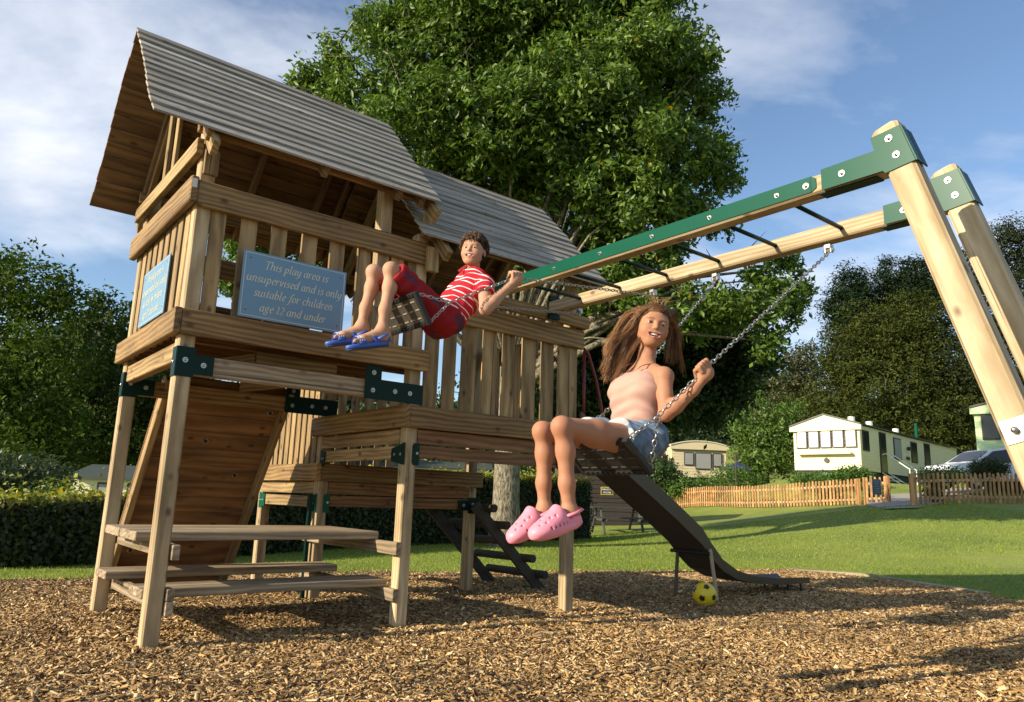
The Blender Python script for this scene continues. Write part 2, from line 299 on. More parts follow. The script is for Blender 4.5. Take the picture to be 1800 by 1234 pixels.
wrapset(L1,0,1.245,GREENDK); wrapset(L1,WD,.845,GREEN); 
plate([(L1-.001,WD-.10,1.16),(L1-.001,WD-.004,1.16),(L1-.001,WD-.004,1.31),(L1-.001,WD-.10,1.29)],(-1,0,0),.006,GREENDK,[(L1-.001,WD-.04,1.23),(L1-.001,WD-.075,1.23)],.009)
plate([(L1-.001,WD+W3-.10,.78),(L1-.001,WD+W3+s*.5,.76),(L1-.001,WD+W3+s*.5,.92),(L1-.001,WD+W3-.10,.90)],(-1,0,0),.006,GREEN,[(L1-.001,WD+W3-.05,.84),(L1-.001,WD+W3+.01,.84)],.009)
tplate_u(L1+L2,WD-.002,.77,.93,L1+L2-.13,.80,.90); tplate_u(L1+L2,-.002,1.17,1.33,L1+L2-.13,1.20,1.30)
bx('steel_pole',tower,(L1-.06,WD+.03,-.1),(L1-.025,WD+.065,.92),GREENDK)
r=bx('railing',tower,(L1+.0,-.046,r2b),(L1+L2+s+.046,-.002,r2t),W_TRIM,.006)
slats_u(r,[(1.80,1.93),(1.975,2.095),(2.15,2.29),(2.36,2.505),(2.57,2.70),(2.785,2.94),(3.005,3.15),(3.205,3.335)],.002,d2b+.02,r2t-.03)
bx('slat',r,(3.34,-.0015,d2t+.002),(3.434,-.0005,r2b-.002),W_SLAT)
rr=bx('railing',tower,(L1+L2+s+.002,.6,r2b),(L1+L2+s+.046,WD+s+.046,r2t),W_TRIM,.006)
slats_v(rr,[(.64+.17*i,.74+.17*i) for i in range(4)],L1+L2+s-.024,d2b+.02,r2t-.03)
r=bx('railing',tower,(L1-.046,WD+.03,2.0),(L1-.002,WD+W3+s+.046,2.12),W_TRIM,.006)
slats_v(r,[(WD+s+.04+.128*i,WD+s+.04+.128*i+.088) for i in range(10)],L1+.001,d3b+.03,2.09)
r=bx('railing',tower,(L1+s,WD+W3+s+.002,2.0),(L1+L2,WD+W3+s+.046,2.12),W_TRIM,.006)
slats_u(r,[(L1+s+.05+.165*i,L1+s+.05+.165*i+.1) for i in range(9)],WD+W3+s-.03,d3b+.03,2.09)
bx('swing_mount_rail',tower,(1.95,-.098,2.492),(3.50,-.050,2.60),W_TRIM,.006); bx('swing_mount_rail',tower,(3.44,-.048,2.49),(3.50,.6,2.60),W_TRIM,.006)
# roofs
def roof(u0,u1,v0,v1,zr,ze,n,uo=.0,gaps=()):
    vm=(v0+v1)/2; root=board('roof',tower,(u0+.05,vm,zr-.10),(u1-.05,vm,zr-.10),.04,.10,W_SOFF)
    for sgn,ve in ((-1,v0),(1,v1)):
        a=Vector((0,vm,zr)); b=Vector((0,ve,ze)); d=(b-a); Ls=d.length; d.normalize(); nn=Vector((0,-d.z,d.y))
        if nn.z<0: nn=-nn
        w_=Ls/n
        for i in range(n):
            t=(i+.5)*w_; c=a+d*t+nn*random.uniform(-.003,.003)
            e0=random.uniform(-.006,.006); e1=random.uniform(-.012,.012)
            p0=Vector((u0+e0,c.y,c.z)); p1=Vector((u1+e1,c.y,c.z))
            up=(nn-d*(.125)).normalized()     # each plank tips a little: lapped boards
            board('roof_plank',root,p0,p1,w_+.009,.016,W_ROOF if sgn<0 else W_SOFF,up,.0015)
        for u in (u0+.16,u0+.36,(u0+u1)/2+.1,u1-.36,u1-.16):
            if u in (u0+.16,): continue
            p0=a-nn*.055+d*.03; p1=b-nn*.055-d*.02
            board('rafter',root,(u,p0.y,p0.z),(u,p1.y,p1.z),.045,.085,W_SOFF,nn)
    return root
R1=roof(-.365,1.755,-.21,1.82,4.275,3.183,13)
R2=roof(1.60,3.663,-.21,1.82,3.98,2.895,13)
vm=.805
# tower 1 gable frame at the near end: long verge boards, tie, king posts
def gl(v,z0): return z0
for sgn in (-1,1):
    ve=-.21 if sgn<0 else 1.82
    a=Vector((.0,vm,4.16)); b=Vector((.0,ve,3.06))
    b2=a+(b-a)*1.0; board('rafter',R1,(.02,a.y,a.z),(.02,b2.y,b2.z),.045,.11,W_SLAT,(0,1.1*sgn,1))
board('gable_tie',R1,(-.03,-.05,3.12),(-.03,1.66,3.12),.045,.11,W_SLAT)
bx('gable_strut',R1,(-.03,vm-.16,3.18),(.0,vm-.09,3.93),W_SLAT); bx('gable_strut',R1,(-.03,vm+.08,3.18),(.0,vm+.15,3.93),W_SLAT)
for v in (-.048,WD+s): bx('eave_beam',R1,(-.05,v,3.225),(1.74,v+.045,3.315),W_TRIM)
for v in (-.048,WD+s): bx('eave_beam',R2,(1.70,v,2.94),(3.55,v+.045,3.03),W_TRIM)
for sgn in (-1,1):
    ve=-.21 if sgn<0 else 1.82
    board('rafter',R1,(1.70,vm,4.16),(1.70,ve,3.06),.045,.11,W_SLAT,(0,1.1*sgn,1)); board('rafter',R2,(1.83,vm,3.86),(1.83,ve,2.77),.045,.10,W_SLAT,(0,1.1*sgn,1)); board('rafter',R2,(3.50,vm,3.86),(3.50,ve,2.77),.045,.10,W_SLAT,(0,1.1*sgn,1))
bx('eave_block',R1,(1.66,-.085,2.93),(1.755,-.052,3.12),W_SLAT); bx('eave_block',R2,(1.72,-.095,2.66),(1.82,-.052,2.86),W_SLAT); bx('eave_block',R1,(.0,-.085,2.93),(.09,-.052,3.10),W_TRIM)
# signs
def text_mesh(body,size,mat,parent,M,name='lettering',shear=.22,spacing=1.0,extr=.0012,line=1.0,align='CENTER'):
    cu=bpy.data.curves.new(name,'FONT'); cu.body=body; cu.size=size; cu.shear=shear; cu.align_x=align; cu.align_y='CENTER'; cu.extrude=extr; cu.space_character=spacing; cu.space_line=line; cu.resolution_u=3
    t=bpy.data.objects.new(name,cu); col.objects.link(t); bpy.context.view_layer.update()
    dg=bpy.context.evaluated_depsgraph_get(); me=bpy.data.meshes.new_from_object(t.evaluated_get(dg)); bpy.data.objects.remove(t)
    me.materials.clear(); me.materials.append(mat)
    return link(bpy.data.objects.new(name,me),parent,M)
def arc(cx,cy,rx,ry,a0,a1,n=12): return [(cx+rx*math.cos(math.radians(a0+(a1-a0)*i/n)),cy+ry*math.sin(math.radians(a0+(a1-a0)*i/n))) for i in range(n+1)]
GL={'a':(.84,[arc(.36,.5,.28,.48,60,400,18),[(.66,1.0),(.64,.2),(.70,.03),(.84,.10)]]),'b':(.80,[[(.02,1.62),(.12,1.66),(.12,.1)],arc(.40,.48,.28,.48,150,-170,16)]),
'c':(.66,[arc(.40,.5,.29,.48,45,315,14)]),'d':(.84,[arc(.36,.5,.28,.48,60,400,18),[(.56,1.62),(.67,1.66),(.65,.2),(.71,.03),(.84,.10)]]),
'e':(.68,[[(.12,.46),(.40,.52),(.60,.68)]+arc(.38,.66,.22,.32,0,110,6)+arc(.40,.46,.29,.46,130,315,9)]),'f':(.56,[[(.78,1.52),(.68,1.66),(.50,1.60),(.40,1.2),(.26,-.2),(.12,-.50),(-.08,-.48)],[(.08,.98),(.62,.98)]]),
'g':(.80,[arc(.36,.64,.24,.34,0,360,16),[(.52,.40),(.30,.24),(.26,.12),(.58,.0),(.60,-.22)]+arc(.30,-.24,.30,.24,0,-250,12),[(.52,.90),(.78,.96)]]),
'h':(.88,[[(.02,1.62),(.12,1.66),(.12,.0)],[(.12,.6)]+arc(.42,.62,.24,.36,150,0,8)+[(.64,.2),(.70,.02),(.84,.10)]]),'i':(.42,[[(.02,.86),(.14,1.0),(.14,.16),(.22,.02),(.36,.10)],[(.13,1.38),(.17,1.42)]]),
'l':(.42,[[(.02,1.62),(.14,1.66),(.14,.16),(.22,.02),(.36,.10)]]),'n':(.88,[[(.0,.86),(.12,1.0),(.12,.0)],[(.12,.6)]+arc(.42,.62,.24,.36,150,0,8)+[(.64,.2),(.70,.02),(.84,.10)]]),
'o':(.78,[arc(.38,.5,.29,.48,0,360,18)]),'p':(.84,[[(.0,.86),(.14,1.0),(.14,-.52)],[(.0,-.52),(.32,-.52)],arc(.42,.5,.27,.47,150,-150,14)]),
'r':(.60,[[(.0,.86),(.12,1.0),(.12,.0)],[(.12,.56)]+arc(.40,.66,.24,.32,150,50,6)+[(.58,.84)]]),'s':(.58,[[(.52,.84)]+arc(.30,.74,.20,.23,40,230,8)+arc(.28,.26,.22,.25,60,-150,9)+[(.04,.16)]]),
't':(.50,[[(.22,1.34),(.18,.2),(.28,.02),(.46,.12)],[(.02,.96),(.44,.96)]]),'u':(.90,[[(.0,.86),(.12,1.0),(.10,.26)]+arc(.34,.26,.24,.24,180,300,6)+[(.62,.36)],[(.64,1.0),(.64,.18),(.72,.02),(.86,.10)]]),
'v':(.74,[[(.0,.88),(.10,1.0),(.28,.0),(.56,.66),(.56,.96),(.44,.94)]]),'y':(.80,[[(.0,.88),(.10,1.0),(.14,.30)]+arc(.36,.26,.22,.24,180,300,6)+[(.60,.40)],[(.64,1.0),(.62,.1),(.52,-.36),(.28,-.52),(.08,-.44)]]),
'T':(1.05,[[(.06,1.32),(.10,1.56),(1.02,1.56),(1.04,1.32)],[(.54,1.56),(.54,.0)],[(.34,.0),(.76,.0)]]),'1':(.55,[[(.08,1.2),(.30,1.4),(.30,.0)],[(.10,.0),(.52,.0)]]),'2':(.80,[arc(.36,1.06,.27,.36,160,-20,9)+[(.52,.62),(.08,.05),(.66,.05),(.70,.2)]])}
def penline(txt,S,mat,parent,M,shear=.23):
    adv=lambda ch:.46 if ch==' ' else GL[ch][0]+.10
    x=-sum(adv(c_) for c_ in txt)/2; k=0; words=[];cur=MB()
    for ch in txt+' ':
        if ch==' ':
            if cur.V: m=meshobj('word',cur.V,cur.F,mat,parent,M); m['kind']='stuff'
            cur=MB(); x+=.46; continue
        for st in GL[ch][1]:
            for (nx,ny) in ((.092,.042),(-.024,.042)):
                k+=1; z=.0001*(k%9); V=[]
                for (px_,py_) in st:
                    for q in (-1,1): X=px_+x+nx*q; Y=py_+ny*q; V.append(((X+Y*shear-.15)*S,Y*S,z))
                cur.add(V,[(2*i,2*i+1,2*i+3,2*i+2) for i in range(len(st)-1)])
        x+=adv(ch)
BORD=plain('sign_border',(.5,.55,.58),.4)
def signboard(M,w_,h_):
    V,Fc=cbox(w_,h_,.01,.001); b=meshobj('sign',V,Fc,BLUE,tower,M); m=MB(); e=.012;t=.005
    for lo,hi in (((-w_/2+e,-h_/2+e,.005),(w_/2-e,-h_/2+e+t,.0065)),((-w_/2+e,h_/2-e-t,.005),(w_/2-e,h_/2-e,.0065)),((-w_/2+e,-h_/2+e+t,.005),(-w_/2+e+t,h_/2-e-t,.0065)),((w_/2-e-t,-h_/2+e+t,.005),(w_/2-e,h_/2-e-t,.0065))): m.box(lo,hi)
    m.build('sign_border',BORD,b,M)
    for i,tx in enumerate(("This play area is","unsupervised and is only","suitable for children","age 12 and under")):
        penline(tx,.0358*w_/.72,CREAM,b,M@Matrix.Translation((.006,h_*(.265-.215*i),.0062)))
    for sx in (-1,1):
        for sy in (-1,1):
            m=MB(); m.sphere((sx*(w_/2-.045),sy*(h_/2-.05),.005),.005,8,4,(1,1,.5)); m.build('screw',BLACKP,b,M)
    return b
signboard(TM@Matrix(((1,0,0,.69),(0,0,-1,-.056),(0,1,0,2.27),(0,0,0,1))),.74,.455)
signboard(TM@Matrix(((0,0,-1,-.012),(-1,0,0,.80),(0,1,0,2.30),(0,0,0,1))),.72,.42)
# table and benches inside
tb=bx('picnic_bench_table',tower,(s+.003,-.035,.505),(s+.048,1.62,.595),W_TABLE)
bx('table_support',tb,(L1-.05,-.035,.505),(L1-.005,1.62,.595),W_TABLE)
for i in range(4): bx('table_board',tb,(-.035+random.uniform(-.006,.006),.30+i*.238,.597),(1.665,.30+i*.238+.228,.655),W_TABLE,.006)
for (v0,v1,z,u0,u1) in ((.13,.47,.325,.0,1.665),(1.10,1.44,.34,-.02,1.74)):
    for i in range(3):
        w_=(v1-v0)/3; bx('bench_board',tb,(u0,v0+i*w_+.004,z-.055),(u1,v0+(i+1)*w_-.004,z),W_TABLE,.006)
for u in (s+.003,L1-.05): bx('bench_support',tb,(u,-.03,.185),(u+.045,1.62,.268),W_TABLE)
for u in (s+.003,L1-.05): bx('bench_support',tb,(u,-.03,.2705),(u+.045,.12,.34),W_TABLE) if u<1 else None
# climbing wall behind
a0=Vector((0,1.50,1.80)); a1=Vector((0,2.82,.0)); dd=(a1-a0); LL=dd.length; dd.normalize(); nn=Vector((0,dd.z,-dd.y)).normalized()
if nn.z<0: nn=-nn
cw=board('climbing_wall',tower,(.33,a0.y,a0.z),(.33,a1.y,a1.z),.05,.10,W_SLAT,nn)
board('stringer',cw,(1.35,a0.y,a0.z),(1.35,a1.y,a1.z),.05,.10,W_SLAT,nn)
npl=13
for i in range(npl):
    t=(i+.5)*LL/npl; c=a0+dd*t+nn*.055; board('wall_plank',cw,(.30,c.y,c.z),(1.38,c.y,c.z),LL/npl-.003,.022,W_UND,nn,.006)
for (u,k) in ((.52,1.5),(1.25,1.5),(.78,3.5),(1.13,5.5),(.62,7.5),(1.02,9.5),(.45,10.5)):
    c=a0+dd*(k*LL/npl)+nn*.042; m=MB(); Mx=Matrix.Translation((u,c.y,c.z))@(-nn).to_track_quat('Z','Y').to_matrix().to_4x4()
    m.tube([Mx@Vector((0,0,0)),Mx@Vector((0,0,.004))],.026,12); 
    h=m.build('hold_fixing',STEEL,cw); m=MB(); m.tube([Mx@Vector((0,0,.003)),Mx@Vector((0,0,.012))],.017,12); m.build('hold_nut',BLACKP,cw)
    c=a0+dd*(k*LL/npl)+nn*.085; m=MB(); m.sphere((u,c.y,c.z),.045,10,6,(1,1,.7)); m.build('hand_hold',plain('hold_red',(.3,.03,.02),.6) if k in(1.5,) else GREEN,cw,smooth=True)
# ladder
ld=board('ladder',tower,(3.33,1.36,.86),(4.27,1.36,-.03),.045,.11,W_DARK,(1,0,1)); board('stringer',ld,(3.2,2.06,.86),(4.15,2.06,-.03),.045,.11,W_DARK,(1,0,1))
for i in range(5):
    t=.10+.19*i; m=MB(); m.tube([(3.24+.94*t+.06,2.12,.86-.89*t+.06),(3.33+.94*t+.06,1.22,.86-.89*t+.06)],.042,12); m.build('rung',W_DARK,ld)
# slide
SL=plain('slide_plastic',(.055,.036,.024),.38,0,.15,5)
top=[(3.40,1.72),(4.10,1.30),(4.70,.96),(5.12,.71),(5.28,.55),(5.46,.39),(5.72,.27),(6.05,.20),(6.5,.165),(7.13,.15)]
bot=[(3.40,1.56),(4.10,1.14),(4.70,.80),(5.12,.545),(5.28,.40),(5.46,.275),(5.72,.180),(6.05,.125),(6.5,.095),(7.13,.085)]
m=MB(); prof=[]
va,vb=-.10,.33; k=len(top)
rows=[]
for (u,zt),(u2,zb) in zip(top,bot):
    zf=zb+.03; rows.append([(u,va,zt),(u,va,zb),(u,vb,zb),(u,vb,zt),(u,vb-.022,zt),(u,vb-.03,zf+.03),(u,vb-.06,zf),(u,va+.06,zf),(u,va+.03,zf+.03),(u,va+.022,zt)])
V=[p for r_ in rows for p in r_]; nn_=10; Fc=[]
for i in range(k-1):
    for j in range(nn_): Fc.append((i*nn_+j,i*nn_+(j+1)%nn_,(i+1)*nn_+(j+1)%nn_,(i+1)*nn_+j))
Fc.append(tuple(range(nn_))); Fc.append(tuple((k-1)*nn_+j for j in range(nn_-1,-1,-1)))
slide=meshobj('slide',V,Fc,SL,tower,TM)
bm=bmesh.new(); bm.from_mesh(slide.data); bmesh.ops.recalc_face_normals(bm,faces=bm.faces); bm.to_mesh(slide.data); bm.free()
m=MB(); m.tube([(5.22,-.20,-.05),(5.22,-.12,.50)],.019,10); m.build('slide_leg',W_POST and plain('slide_leg_tan',(.36,.27,.17),.6),slide); m=MB(); m.tube([(5.22,.33,-.05),(5.22,.29,.47)],.019,10); m.build('slide_leg',plain('slide_leg_dark',(.10,.08,.06),.6),slide)
m=MB(); m.tube([(5.2,-.13,.455),(5.2,.36,.455)],.018,10); m.build('slide_crossbar',BLACKP,slide)
m=MB()
for v in (-.03,.27): m.tube([(6.78,v,-.05),(6.78,v,.10)],.013,8); m.tube([(7.05,v,-.05),(7.05,v,.10)],.013,8); m.tube([(6.82,v,.07),(7.04,v,.02)],.008,8)
m.build('slide_foot',BLACKP,slide)
RED=plain('dark_red_tube',(.16,.008,.01),.4)
for v in (-.02,.42):
    m=MB(); m.tube([(3.50,v,2.32),(3.56,v,2.28),(3.66,v,2.06),(3.74,v,1.8),(3.76,v,1.50)],.013,8); m.tube([(3.51,v,2.3),(3.51,v,1.5)],.013,8); m.build('guard_bar',RED,slide,smooth=True)
# swing frame: two beams with monkey-bar rungs and two raking legs
B1,B2=2.285,2.979; bz0,bz1=2.55,2.652; ve=-3.36
sf=bx('swing_frame',tower,(B2,ve,bz0),(B2+.10,-.10,bz1),W_BEAM,.010)
bx('beam',sf,(B1,ve,bz0),(B1+.10,-.10,bz1),W_BEAM,.010)
m=MB(); m.box((B1-.006,-2.96,bz0+.012),(B1-.0005,-.16,bz1-.001)); m.build('steel_strip',GREEN,sf)
strip_tip=[(B1-.006,-2.955,bz0+.012),(B1-.006,-2.985,bz0+.03),(B1-.006,-2.985,bz1-.02),(B1-.006,-2.955,bz1-.001)]
V=strip_tip+[(B1-.0005,y,z) for _,y,z in strip_tip]; meshobj('strip_tip',V,[(3,2,1,0),(4,5,6,7),(0,1,5,4),(1,2,6,5),(2,3,7,6),(3,0,4,7)],GREEN,sf,TM)
def bolt(parent,p,nrm,r=.013):
    n_=Vector(nrm); Mx=Matrix.Translation(p)@n_.to_track_quat('Z','Y').to_matrix().to_4x4(); m=MB(); m.tube([Mx@Vector((0,0,0)),Mx@Vector((0,0,.004))],r*1.3,12); m.tube([Mx@Vector((0,0,.004)),Mx@Vector((0,0,.013))],r*.75,6); m.tube([Mx@Vector((0,0,.013)),Mx@Vector((0,0,.022))],r*.4,8); return m.build('bolt',STEEL,parent)
RV=[-.50,-.95,-1.42,-1.88,-2.32,-2.76]
for v in RV:
    m=MB(); m.tube([(B1+.10,v,2.604),(B2,v,2.604)],.0135,10); m.build('rung',GREENDK,sf,smooth=True); bolt(sf,(B1-.006,v,2.604),(-1,0,0),.010)
bolt(sf,(B1-.006,-2.93,2.604),(-1,0,0)); bolt(sf,(B1-.006,-.22,2.604),(-1,0,0))
for B in (B1,B2):
    zt=2.79; va_=-3.345; sl_=.286
    def lp(z,dv=0): return va_-(2.543-z)*sl_*1.0+dv
    cy0=lp(zt)-.066; cy1=lp(-.2)-.066
    leg=board('leg',sf,(B+.045,cy0,zt),(B+.045,cy1,-.2),.135,.11,W_BEAM,(1,0,0),.016) if False else board('leg',sf,(B+.048,cy0,zt),(B+.048,cy1,-.2),.13,.115,W_BEAM,(1,0,0),.014)
    x=B-.0105
    def q(v,z): return (x,v,z)
    zt2=2.752; zb2=2.535
    pts=[q(lp(zb2)+.005,zb2),q(lp(zb2)-.135,zb2+.02),q(lp(zt2)-.136,zt2+.005),q(lp(zt2)+.004,zt2-.012),q(lp(2.672)+.012,2.668),q(-3.02-.0,2.664),q(-3.02,bz0+.0),q(lp(bz0)+.012,bz0)]
    pl=plate(pts,(-1,0,0),.006,GREEN); pl.name='corner_plate'
    pl.parent=sf; pl.matrix_basis=WM[sf.name].inverted()@TM
    for v_,z_ in ((lp(2.7)-.07,2.705),(lp(2.6)-.07,2.61),(-3.13,2.605)): bolt(sf,(x-.006,v_,z_),(-1,0,0))
    # folded flange round the outer face of the leg and under the beam
    n2=Vector((0,-1,sl_)).normalized()
    a=Vector((x-.003,lp(zb2)-.137,zb2+.02)); b=Vector((x-.003,lp(zt2)-.137,zt2+.005))
    for uu in (0,.062):
        P=[a+Vector((uu,0,0)),a+Vector((uu+.055,0,0)),b+Vector((uu+.055,0,0)),b+Vector((uu,0,0))]
        V=[tuple(p) for p in P]+[tuple(p+n2*.006) for p in P]; meshobj('flange',V,[(0,1,2,3),(7,6,5,4),(0,4,5,1),(1,5,6,2),(2,6,7,3),(3,7,4,0)],GREEN if uu==0 else GREENDK,sf,TM)
    meshobj('under_plate',*cbox(.08,.30,.006,.001),GREENDK,sf,TM@Matrix.Translation((B+.05,-3.14,bz0-.004)))
    bx('beam_bracket',sf,(B-.01,-.135,bz0-.055),(B+.11,-.10,bz0-.003),GREENDK) ; bx('beam_bracket',sf,(B-.01,-.135,bz1+.003),(B+.11,-.10,bz1+.05),GREENDK)
# bolted plate low on near leg
zz=1.27; Mx=TM@Matrix.Translation((B1-.012,-3.345-(2.543-zz)*.286-.066,zz))@Matrix.Rotation(math.atan(.286)*-1,4,'X')
meshobj('steel_plate',*cbox(.005,.10,.10,.001),STEEL,sf,Mx)
mm=MB(); mm.tube([(0,0,0),(-.02,0,0)],.014,10); mm.sphere((-.02,0,0),.014,10,6); mm.build('bolt',STEEL,sf,Mx,True)
# swings
def chain_pts(a,b,sp=.0285): 
    a=Vector(a);b=Vector(b);n=max(2,int((b-a).length/sp)); return [(a+(b-a)*(i+.5)/n) for i in range(n)],(b-a).normalized()
def link_mesh(mb,c,d,k,L=.021,wd=.010,r=.0032):
    a=d.orthogonal().normalized(); b=d.cross(a); s1=a if k%2 else b
    pts=[]
    for i in range(8):
        t=2*math.pi*i/8; pts.append(c+d*math.cos(t)*L*.88+s1*math.sin(t)*wd)
    pts.append(pts[0]); mb.tube(pts,r,5,cap=False)
def chain(parent,a,b):
    m=MB(); P,d=chain_pts(a,b)
    for k,c in enumerate(P): link_mesh(m,c,d,k)
    return m.build('chain',STEEL,parent,smooth=True)
def swing(label,hangN,hangF,VN,VF,Fn,Bn,Ff,Bf,grip_n,grip_f,tm=None,tb=None):
    M=TM@Matrix.Translation((Vector(Fn)+Vector(Bf))/2); root=empty('swing',M,label,'swing','flat seat swings hung on chains from the outer beam')
    for hg,vj,f,b,g in ((hangN,VN,Fn,Bn,grip_n),(hangF,VF,Ff,Bf,grip_f)):
        m=MB(); h=Vector(hg)
        m.box((h.x-.022,h.y-.020,h.z+.012),(h.x+.022,h.y+.020,h.z+.036)); m.tube([h+Vector((0,-.03,0)),h+Vector((0,.03,0))],.013,8)
        m.box((h.x-.015,h.y-.022,h.z-.015),(h.x+.015,h.y-.014,h.z+.02)); m.box((h.x-.015,h.y+.014,h.z-.015),(h.x+.015,h.y+.022,h.z+.02)); m.build('hanger',STEEL,root)
        chain(root,h-Vector((0,0,.012)),g); chain(root,g,vj); chain(root,vj,f); chain(root,vj,b)
    Fn,Bn,Ff,Bf=map(Vector,(Fn,Bn,Ff,Bf)); c=(Fn+Bn+Ff+Bf)/4; y=(Fn-Ff).normalized(); x=(Fn-Bn).normalized(); z=x.cross(y).normalized()
    Ms=TM@Matrix(((x.x,y.x,z.x,c.x),(x.y,y.y,z.y,c.y),(x.z,y.z,z.z,c.z),(0,0,0,1)))
    dx=(Fn-Bn).length+.02; dy=(Ff-Fn).length+.03
    m=MB(); 
    for i in range(9):
        yy=-dy/2+.035+i*(dy-.07)/8
    m.box((-dx/2,-dy/2,-.016),(dx/2,-dy/2+.03,.012)); m.box((-dx/2,dy/2-.03,-.016),(dx/2,dy/2,.012)); m.box((-dx/2,-dy/2+.03,-.016),(-dx/2+.028,dy/2-.03,.012)); m.box((dx/2-.028,-dy/2+.03,-.016),(dx/2,dy/2-.03,.012)); m.box((-dx/2+.028,-dy/2+.03,-.002),(dx/2-.028,dy/2-.03,.010))
    seat=m.build('seat',BLACKP,root,Ms)
    nb=12
    for i in range(nb):     # ribs along both edges of the rubber rim
        for sx in (-1,1):
            yy=-dy/2+.04+i*(dy-.08)/(nb-1); m=MB(); m.box((sx*(dx/2-.014)-.010,yy-.010,-.020),(sx*(dx/2-.014)+.010,yy+.010,-.016)); m.build('rim_rib',BLACKP,seat,Ms)
    me=meshobj('tread_plate',*cbox(dx-.062,dy-.07,.004,.001),tm or TREAD,seat,Ms@Matrix.Translation((0,0,-.010)))
    for i in range(6):
        for j in range(3):
            mm=MB(); x0=-dx/2+.055+j*(dx-.11)/2; y0=-dy/2+.06+i*(dy-.13)/5+(.02 if j%2 else 0)
            mm.box((x0-.004,y0-.024,-.0155),(x0+.004,y0+.024,-.012)); mm.build('tread_bar',tb or TBAR,seat,Ms)
    return root,Ms
TREAD=plain('worn_tread_plate',(.13,.115,.09),.33,.55,.5,18,.25); TBAR=plain('sunlit_tread_bar',(.42,.38,.30),.35,.3)  # bars paler than the plate: sun highlights put into their colour
# ------------------------------------------------ swings
def P3(px,py,v): q=pv(px,py,v); return (q.x,q.y,q.z)
GH=((3.03,-2.65,2.50),(3.03,-1.82,2.50)); BH=((3.03,-1.25,2.50),(3.03,-.44,2.50))
gF=P3(1101,774,-2.46);gB=P3(1143,828,-2.46);gFf=(gF[0],-2.02,gF[2]);gBf=(gB[0],-2.02,gB[2])
bF=P3(731,515,-1.085);bB=P3(754,568,-1.085);bFf=(bF[0],-.61,bF[2]);bBf=(bB[0],-.61,bB[2])
gGrip=P3(1236,652,-2.60); gV=P3(1158,730,-2.52); gGf=P3(1108,679,-1.93); gVf=P3(1060,728,-1.97)
bGrip=P3(906,488,-1.15); bV=P3(790,532,-1.10); bGf=P3(842,537,-.54); bVf=P3(775,532,-.60)
swing('swing carrying the girl, nearer the camera and hanging lower',GH[0],GH[1],gV,gVf,gF,gB,gFf,gBf,gGrip,gGf,BLACKP,plain('shaded_tread_bar',(.06,.06,.058),.5))  # girl's seat underside: shade put into a black plate and darker bars
swing('swing carrying the boy, flung high in front of the blue sign',BH[0],BH[1],bV,bVf,bF,bB,bFf,bBf,bGrip,bGf)
# ------------------------------------------------ ground
CP=[(2.5,22,0),(3.6,32,.38),(7.7,37,.68),(9.64,31,.88),(12,25.5,1.11),(11.8,21.5,1.12),(15.6,22.5,1.3),(22,22,1.7),(12.84,33,2.2),(16,33.5,2.2),(27.4,45,3.2),(11.9,46,2.2),(17.3,27,1.75),
 (0,15,0),(-2,14,0),(-5,30,.3),(0,45,.9),(30,10,1.4),(45,40,4.5),(60,80,9),(-40,60,3),(-12,20,0),(-20,30,.3),(8,12,.12),(10,15,.45),(14,10,.3),(-30,0,0),(30,-20,0),(0,-30,0),(-15,5,0),(0,0,0),(0,9,0),(5.5,10,0),(-5,8,0),(8,3,0),(20,90,8),(-60,100,8),(100,60,9),(0,150,14),(100,150,16),(-100,0,2),(120,0,4)]
CPa=np.array(CP,float)
def _k(r): return np.sqrt(r*r+9)
_A=_k(np.hypot(CPa[:,None,0]-CPa[None,:,0],CPa[:,None,1]-CPa[None,:,1])); _w=np.linalg.solve(_A+np.eye(len(CP))*.02,CPa[:,2])
def gz(x,y):
    x=np.asarray(x,float);y=np.asarray(y,float)
    z=(_k(np.hypot(x[...,None]-CPa[:,0],y[...,None]-CPa[:,1]))@_w)
    d=np.hypot(x-.5,y-5.5); t=np.clip((d-6.2)/6,0,1); return z*t*t*(3-2*t)
def gzf(x,y): return float(gz(np.array([x]),np.array([y]))[0])
EDGE=[(-14,3.6),(-9,5.6),(-4.9,7.35),(-4.2,7.75),(-3.1,8.5),(-2.0,9.15),(-1.1,9.4),(-.4,9.8),(1.3,10.5),(2.6,11),(4.3,11.6),(5.3,11.1),(5.45,10.2),(5.75,9.0),(6.1,8.3),(7.6,7.2),(10,6),(14,4.5),(14,-8),(-14,-8)]
def inside(x,y):
    x=np.asarray(x);y=np.asarray(y);c=np.zeros(x.shape,bool);n=len(EDGE)
    for i in range(n):
        x0,y0=EDGE[i];x1,y1=EDGE[(i+1)%n]
        if y0==y1: continue
        c^=((y0>y)!=(y1>y))&(x<(x1-x0)*(y-y0)/(y1-y0)+x0)
    return c
def edist(x,y):
    d=np.full(np.shape(x),1e9); n=len(EDGE)
    for i in range(n):
        a=np.array(EDGE[i]);b=np.array(EDGE[(i+1)%n]);ab=b-a
        t=np.clip(((x-a[0])*ab[0]+(y-a[1])*ab[1])/(ab@ab),0,1); d=np.minimum(d,np.hypot(x-a[0]-t*ab[0],y-a[1]-t*ab[1]))
    return d
m_,n_,l_,b_=newmat('lawn_grass'); b_.inputs['Roughness'].default_value=.8
t_=n_.new('ShaderNodeTexCoord'); 
def nz_(sc_,det,vec=None):
    z=n_.new('ShaderNodeTexNoise'); z.inputs['Scale'].default_value=sc_; z.inputs['Detail'].default_value=det; l_.new((vec or t_.outputs['Object']),z.inputs['Vector']); return z
g1=nz_(.35,6); g2=nz_(14,8); r1_=n_.new('ShaderNodeValToRGB'); e=r1_.color_ramp.elements; e[0].position=.3; e[0].color=(.11,.17,.020,1); e[1].position=.72; e[1].color=(.29,.33,.05,1)
